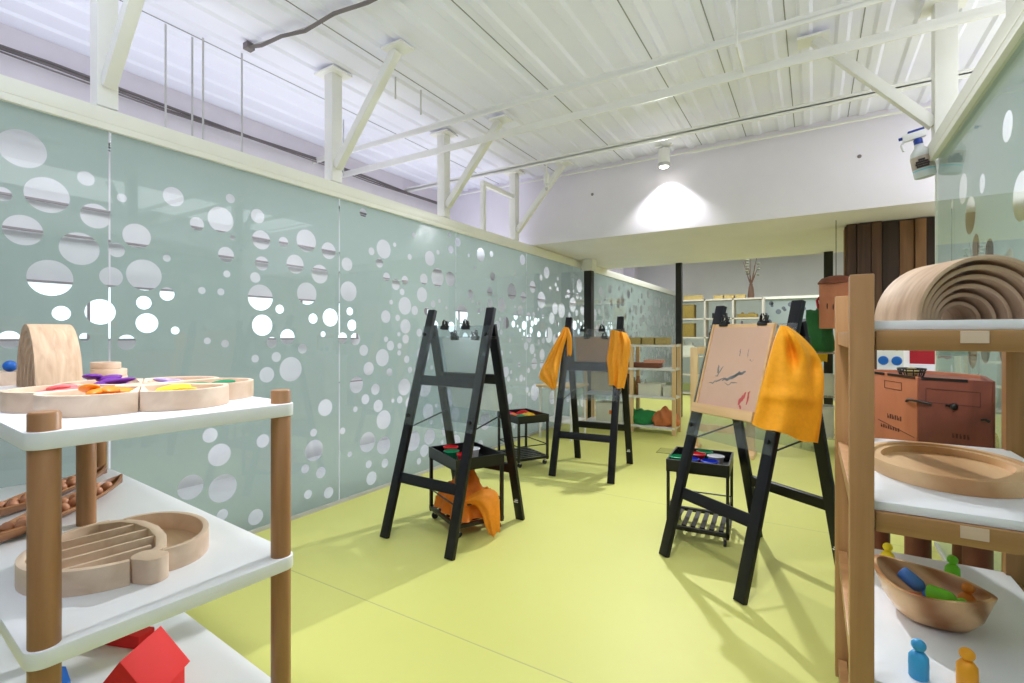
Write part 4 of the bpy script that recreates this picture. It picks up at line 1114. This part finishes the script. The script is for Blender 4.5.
for k in range(7):
    a = k*.9; MB().tube([(0, 0, .25), (.06*math.cos(a), .06*math.sin(a), .42), (.14*math.cos(a+.3), .14*math.sin(a), .62+.03*k)], [.012, .009, .004], 6).build('twig', M['bark'], t)
for k in range(9):
    a = k*2.1; MB().sphere((.13*math.cos(a), .1*math.sin(a), .45+.035*k), .035, 8, 6, (1, .6, .6)).build('leaf', M['leaf'], t)
for x, z, w, h, mk, nm, lab in [(0, 1.555, .26, .1, 'blackmetal', 'toy_set', 'black toy in the top middle cubby of the far white unit'), (.5, 1.555, .36, .07, 'basket', 'toy_set', 'row of brown toys in the top right cubby of the far white unit'),
                      (.0, 1.18, .3, .22, 'pinkbox', 'cardboard_box', 'salmon box in the second middle cubby of the far white unit'), (.5, 1.18, .4, .2, 'lilac', 'book_box', 'pale lilac box in the second right cubby of the far white unit'),
                      (-.62, .805, .3, .2, 'clearbin', 'storage_bin', 'milky bin in the third left cubby of the far white unit'), (0, .805, .3, .18, 'brownbox', 'toy_house', 'brown toy in the third middle cubby of the far white unit')]:
    b = MB(); b.box((0, 0, h/2), (w, .2, h)); b.box((w*.2, 0, h*1.15), (w*.3, .12, h*.3)); b.lathe([(0, h), (.03, h), (.02, h*1.5), (0, h*1.6)], 10, Matrix.Translation((-w*.25, 0, 0)))
    o = b.build(nm, M[mk], bevel=.004); tag(o, lab, 'toy' if 'toy' in nm else 'box'); o.location = MC @ Vector((x, .16, z))
# far low partition with dark dots
w = struct(MB().box((.35, 10.9, .96), (2.4, .03, 1.92)).build('window_%d' % nx, M['film2'])); nx += 1
b = MB(); rnd = random.Random(5)
for k in range(46):
    x = rnd.uniform(-.8, 1.3); z = rnd.uniform(1.15, 1.85); r = rnd.uniform(.025, .055)
    b.lathe([(0, 0), (r, 0), (r, .004), (0, .004)], 14, Matrix.Translation((.0+x, 10.884, z)) @ Matrix.Rotation(R(90), 4, 'X'))
b.build('dot_pattern', M['dot'], w)
struct(MB().box((.35, 10.88, 1.945), (2.42, .09, .05)).build('trim_9', M['rail']))
t = thing('picture_card', 'salmon and white picture card on the far dotted partition', 'picture', (.02, 10.86, 1.32))
MB().box((0, 0, .11), (.24, .01, .2)).build('card', M['pinkbox'], t)
MB().box((0, -.006, .03), (.22, .004, .06)).build('caption_strip', M['wplast'], t)
# cables strung across the far room, plus a hanging fitting
tag(MB().tube([(XO, 9.2, 2.62), (-1.2, 9.3, 2.56), (XQ, 9.4, 2.6)], .016, 6).build('strung_cable', M['cable']), 'dark cable strung across the far room below the bulkhead, lower one', 'cable')
tag(MB().tube([(XO, 9.9, 2.93), (-.6, 9.9, 2.84), (XQ, 9.9, 2.9)], .016, 6).build('strung_cable', M['cable']), 'dark cable strung across the far room below the bulkhead, upper one', 'cable')
t = thing('ceiling_light', 'bright linear light fitting hanging in the far room by the right black column', 'light', (.45, 10.2, 2.72))
MB().box((0, 0, 0), (.9, .12, .05)).build('diffuser', M['day'], t); MB().box((0, 0, .035), (.92, .14, .03)).build('housing', M['steel'], t)
for s in (-1, 1): MB().tube([(s*.35, 0, .05), (s*.35, 0, .37)], .006, 6).build('hanger', M['grey'], t)
# corridor ducts at the far left, seen above the glass rail beyond the bulkhead
for k in range(4):
    o = MB().box((0, 0, 0), (.5, .3, .35)).build('duct_box', M['pink_wall'], bevel=.01); tag(o, 'pale lilac duct box above the far glass rail, number %s from the bulkhead' % ('one', 'two', 'three', 'four')[k], 'duct', 'duct boxes')
    o.location = (XO+.25, 8.6+k*1.1, 2.72)

# metal rack with green bag and hanging birdhouse beside the plank pillar
t = thing('wire_rack', 'chrome wire rack beside the dark plank pillar', 'rack', (.06, 6.28, 0))
for sx in (-1, 1):
    for sy in (-1, 1): MB().tube([(sx*.17, sy*.15, 0), (sx*.17, sy*.15, 1.04)], .012, 10).build('pole', M['chrome'], t)
for z in (.12, .56, 1.02):
    b = MB()
    for s in (-1, 1):
        b.tube([(-.17, s*.15, z), (.17, s*.15, z)], .008, 6); b.tube([(s*.17, -.15, z), (s*.17, .15, z)], .008, 6)
    for k in range(9): b.tube([(-.15+k*.0375, -.15, z), (-.15+k*.0375, .15, z)], .004, 5)
    b.build('wire_shelf', M['chrome'], t)
MRk = Matrix.Translation((.06, 6.28, 0))
binbox('storage_bin', 'milky bin on the lowest wire shelf by the plank pillar', 'bin', 0, 0, .13, .26, .24, .32, 'clearbin', None, MRk)
binbox('storage_bin', 'milky bin on the middle wire shelf by the plank pillar', 'bin', 0, 0, .57, .26, .24, .22, 'clearbin', None, MRk)
lump('cloth_bag', 'dark green cloth bag on top of the wire rack', 'bag', (.05, 6.26, 1.03), (.15, .13, .30), 'darkcloth', 1)
t = thing('birdhouse', 'brown wooden birdhouse with a domed lid hung left of the plank pillar', 'birdhouse', (.185, 5.52, 1.27), R(-20))
MB().prism([(-.12, -.07), (.12, -.07), (.12, .07), (-.12, .07)], 0, .42).build('box', M['chestl'], t, bevel=.006)
MB().lathe([(0, .42), (.15, .42), (.155, .435), (.12, .475), (.05, .495), (0, .498)], 22, None, 1, .62).build('lid', M['chestd'], t)
for x, z in ((-.05, .21), (.0, .2), (.05, .21)):
    MB().lathe([(0, 0), (.005, 0), (.004, .004), (0, .004)], 10, Matrix.Translation((x, -.07, z)) @ Matrix.Rotation(R(90), 4, 'X') @ Matrix.Diagonal((1, 6, 1, 1))).build('slot', M['blackmetal'], t)
MB().tube([(0, 0, .49), (0, 0, 1.015)], .004, 6).build('hanging_cord', M['cable'], t)
MB().tube([(-.125, -.03, .30), (-.15, -.03, .27), (-.14, -.03, .2), (-.122, -.03, .19)], .012, 8).build('strap', M['redcloth'], t)
# coat rail with dark red and mustard cloths beyond the painting easel
t = thing('coat_rail', 'low pine coat rail beyond the painting easel', 'rail', (.04, 7.25, 0))
for x in (-.3, .32): MB().box((x, 0, .675), (.04, .04, 1.35)).build('post', M['pine'], t, bevel=.002)
MB().box((0, 0, 1.33), (.66, .03, .04)).build('bar', M['pine'], t, bevel=.002)
for x in (-.3, .32): MB().box((x, 0, .015), (.06, .3, .03)).build('foot', M['pine'], t, bevel=.002)
def hcloth(lab, x0, x1, z0, mat, seed):
    cloth('hanging_cloth', [(x0, 7.21, 1.36), (x0-.01, 7.2, (1.36+z0)/2), (x0, 7.2, z0)], [(x1, 7.21, 1.36), (x1+.01, 7.2, (1.36+z0)/2), (x1, 7.2, z0)], (0, -1, 0), M[mat], lab, .03, 2, .01, 12, 14, seed, cat='cloth')
hcloth('dark red cloth hung on the pine coat rail', -.12, .0, .95, 'redcloth', 1)
hcloth('mustard yellow cloth hung on the pine coat rail', .015, .15, .88, 'yelcloth', 2)
# floor socket
t = thing('floor_socket', 'flush rectangular floor socket between the open shelf and the painting easel', 'socket', (-1.30, 5.22, 0), R(3))
MB().box((0, 0, .0015), (.17, .24, .003)).build('rim', M['outletrim'], t); MB().box((0, 0, .002), (.155, .225, .004)).build('lid', M['outlet'], t)

# ------------------------------------------------------------------ light
def area(name, loc, rot, sx, sy, power, col=(1, 1, 1)):
    l = bpy.data.lights.new(name, 'AREA'); l.shape = 'RECTANGLE'; l.size = sx; l.size_y = sy; l.energy = power; l.color = col
    o = bpy.data.objects.new(name, l); COL.objects.link(o); o.location = loc; o.rotation_euler = rot
    return o
def spot(name, loc, target, power, ang, blend, rad, col=(1, 1, 1)):
    l = bpy.data.lights.new(name, 'SPOT'); l.energy = power; l.spot_size = R(ang); l.spot_blend = blend; l.shadow_soft_size = rad; l.color = col
    o = bpy.data.objects.new(name, l); COL.objects.link(o); o.location = loc
    o.rotation_euler = (Vector(target)-Vector(loc)).to_track_quat('-Z', 'Y').to_euler(); return o
CW = (.93, .96, 1)
spot('shelf_spot', (-1.95, .62, 3.0), (-1.95, .62, 0), 70, 56, .8, .12, CW)
spot('rack_fill', (.33, 1.75, 3.0), (.33, 1.75, 0), 6, 60, .8, .10, CW)  # unseen overhead fill, added to lift the right rack
spot('mid_fill', (-1.3, .95, 3.0), (-1.3, .95, 0), 75, 84, .9, .25, CW)  # added out-of-view fill, brightens the floor and lower glass film
spot('easel_fill', (-.25, .9, 3.0), (-.15, 2.6, .6), 92, 66, 1.0, .12, CW)  # unseen front fill, put in for the right easel and its smock
area('roof_fill_near', (-.8, -.6, 2.1), (R(180), 0, 0), 3.0, 1.2, 48, (.80, .88, 1))  # no fitting here: added fill that whitens the ceiling
area('roof_fill_corridor', (-3.55, 2.5, 2.15), (R(180), 0, 0), .8, 6, 7, CW)  # added upward fill for the corridor roof, its back turned to view
area('roof_fill_right', (1.7, 2.5, 2.15), (R(180), 0, 0), 1.4, 6, 26, CW)  # another added upward fill, for the roof on the right
area('window_light', (-1.1, YN+.05, 1.7), (R(95), 0, 0), 4.5, 2.4, 1, CW)  # not a window: weak fill added behind the camera
area('corridor_light', (-3.55, 4.5, 2.4), (0, 0, 0), .5, 9, 30, CW)
area('film_fill_low', (-3.55, 4.5, .05), (R(180), 0, 0), .9, 11, 34, CW)  # added floor-level panel, lights the frosted film from behind
area('film_fill_far', (-3.55, 6.5, 2.4), (0, 0, 0), .5, 8, 34, CW)  # extra fill added to brighten the far stretch of film
area('far_room_fill', (-.6, 9.3, 3.0), (0, 0, 0), 4.5, 2.6, 85, CW)  # unseen fill added behind the bulkhead
area('right_room_fill', (1.7, 2.5, 3.0), (0, 0, 0), 1.2, 6, 40, CW)  # added fill beyond the right glass, out of view
spot('wall_spot', (LX, LY+.05, LZ-.01), (LX, LY+.08, 1.0), 42, 112, .6, .03)
spot('floor_spot', (LX, LY-.02, LZ-.02), (LX+.1, 1.0, .0), 205, 106, 1.0, .035, CW)
spot('left_shelf_spot', (LX, LY-.03, LZ-.02), (-2.0, .55, .6), 330, 26, 1.0, .035, CW)
spot('right_rack_spot', (LX, LY-.03, LZ-.02), (.25, 1.45, .38), 230, 19, 1.0, .035, CW)
spot('near_floor_spot', (LX, LY-.02, LZ-.02), (LX, 3.6, 0), 18, 130, .8, .035, CW)

w = bpy.data.worlds.new('World'); SC.world = w; w.use_nodes = True
bg = w.node_tree.nodes['Background']; bg.inputs[0].default_value = (.95, .97, 1, 1); bg.inputs[1].default_value = .12

# ------------------------------------------------------------------ camera
cam = bpy.data.cameras.new('camera'); co = bpy.data.objects.new('camera', cam); COL.objects.link(co)
cam.sensor_width = 36; cam.lens = F_/1024*36; cam.shift_y = -5.5/1024
cam.clip_start = .05
co.location = (0, 0, 1.2); co.rotation_euler = (R(90), 0, YAW)
SC.camera = co
SC.view_settings.view_transform = 'Standard'
SC.view_settings.exposure = 0.48
SC.cycles.max_bounces = 10; SC.cycles.diffuse_bounces = 5; SC.cycles.transparent_max_bounces = 24
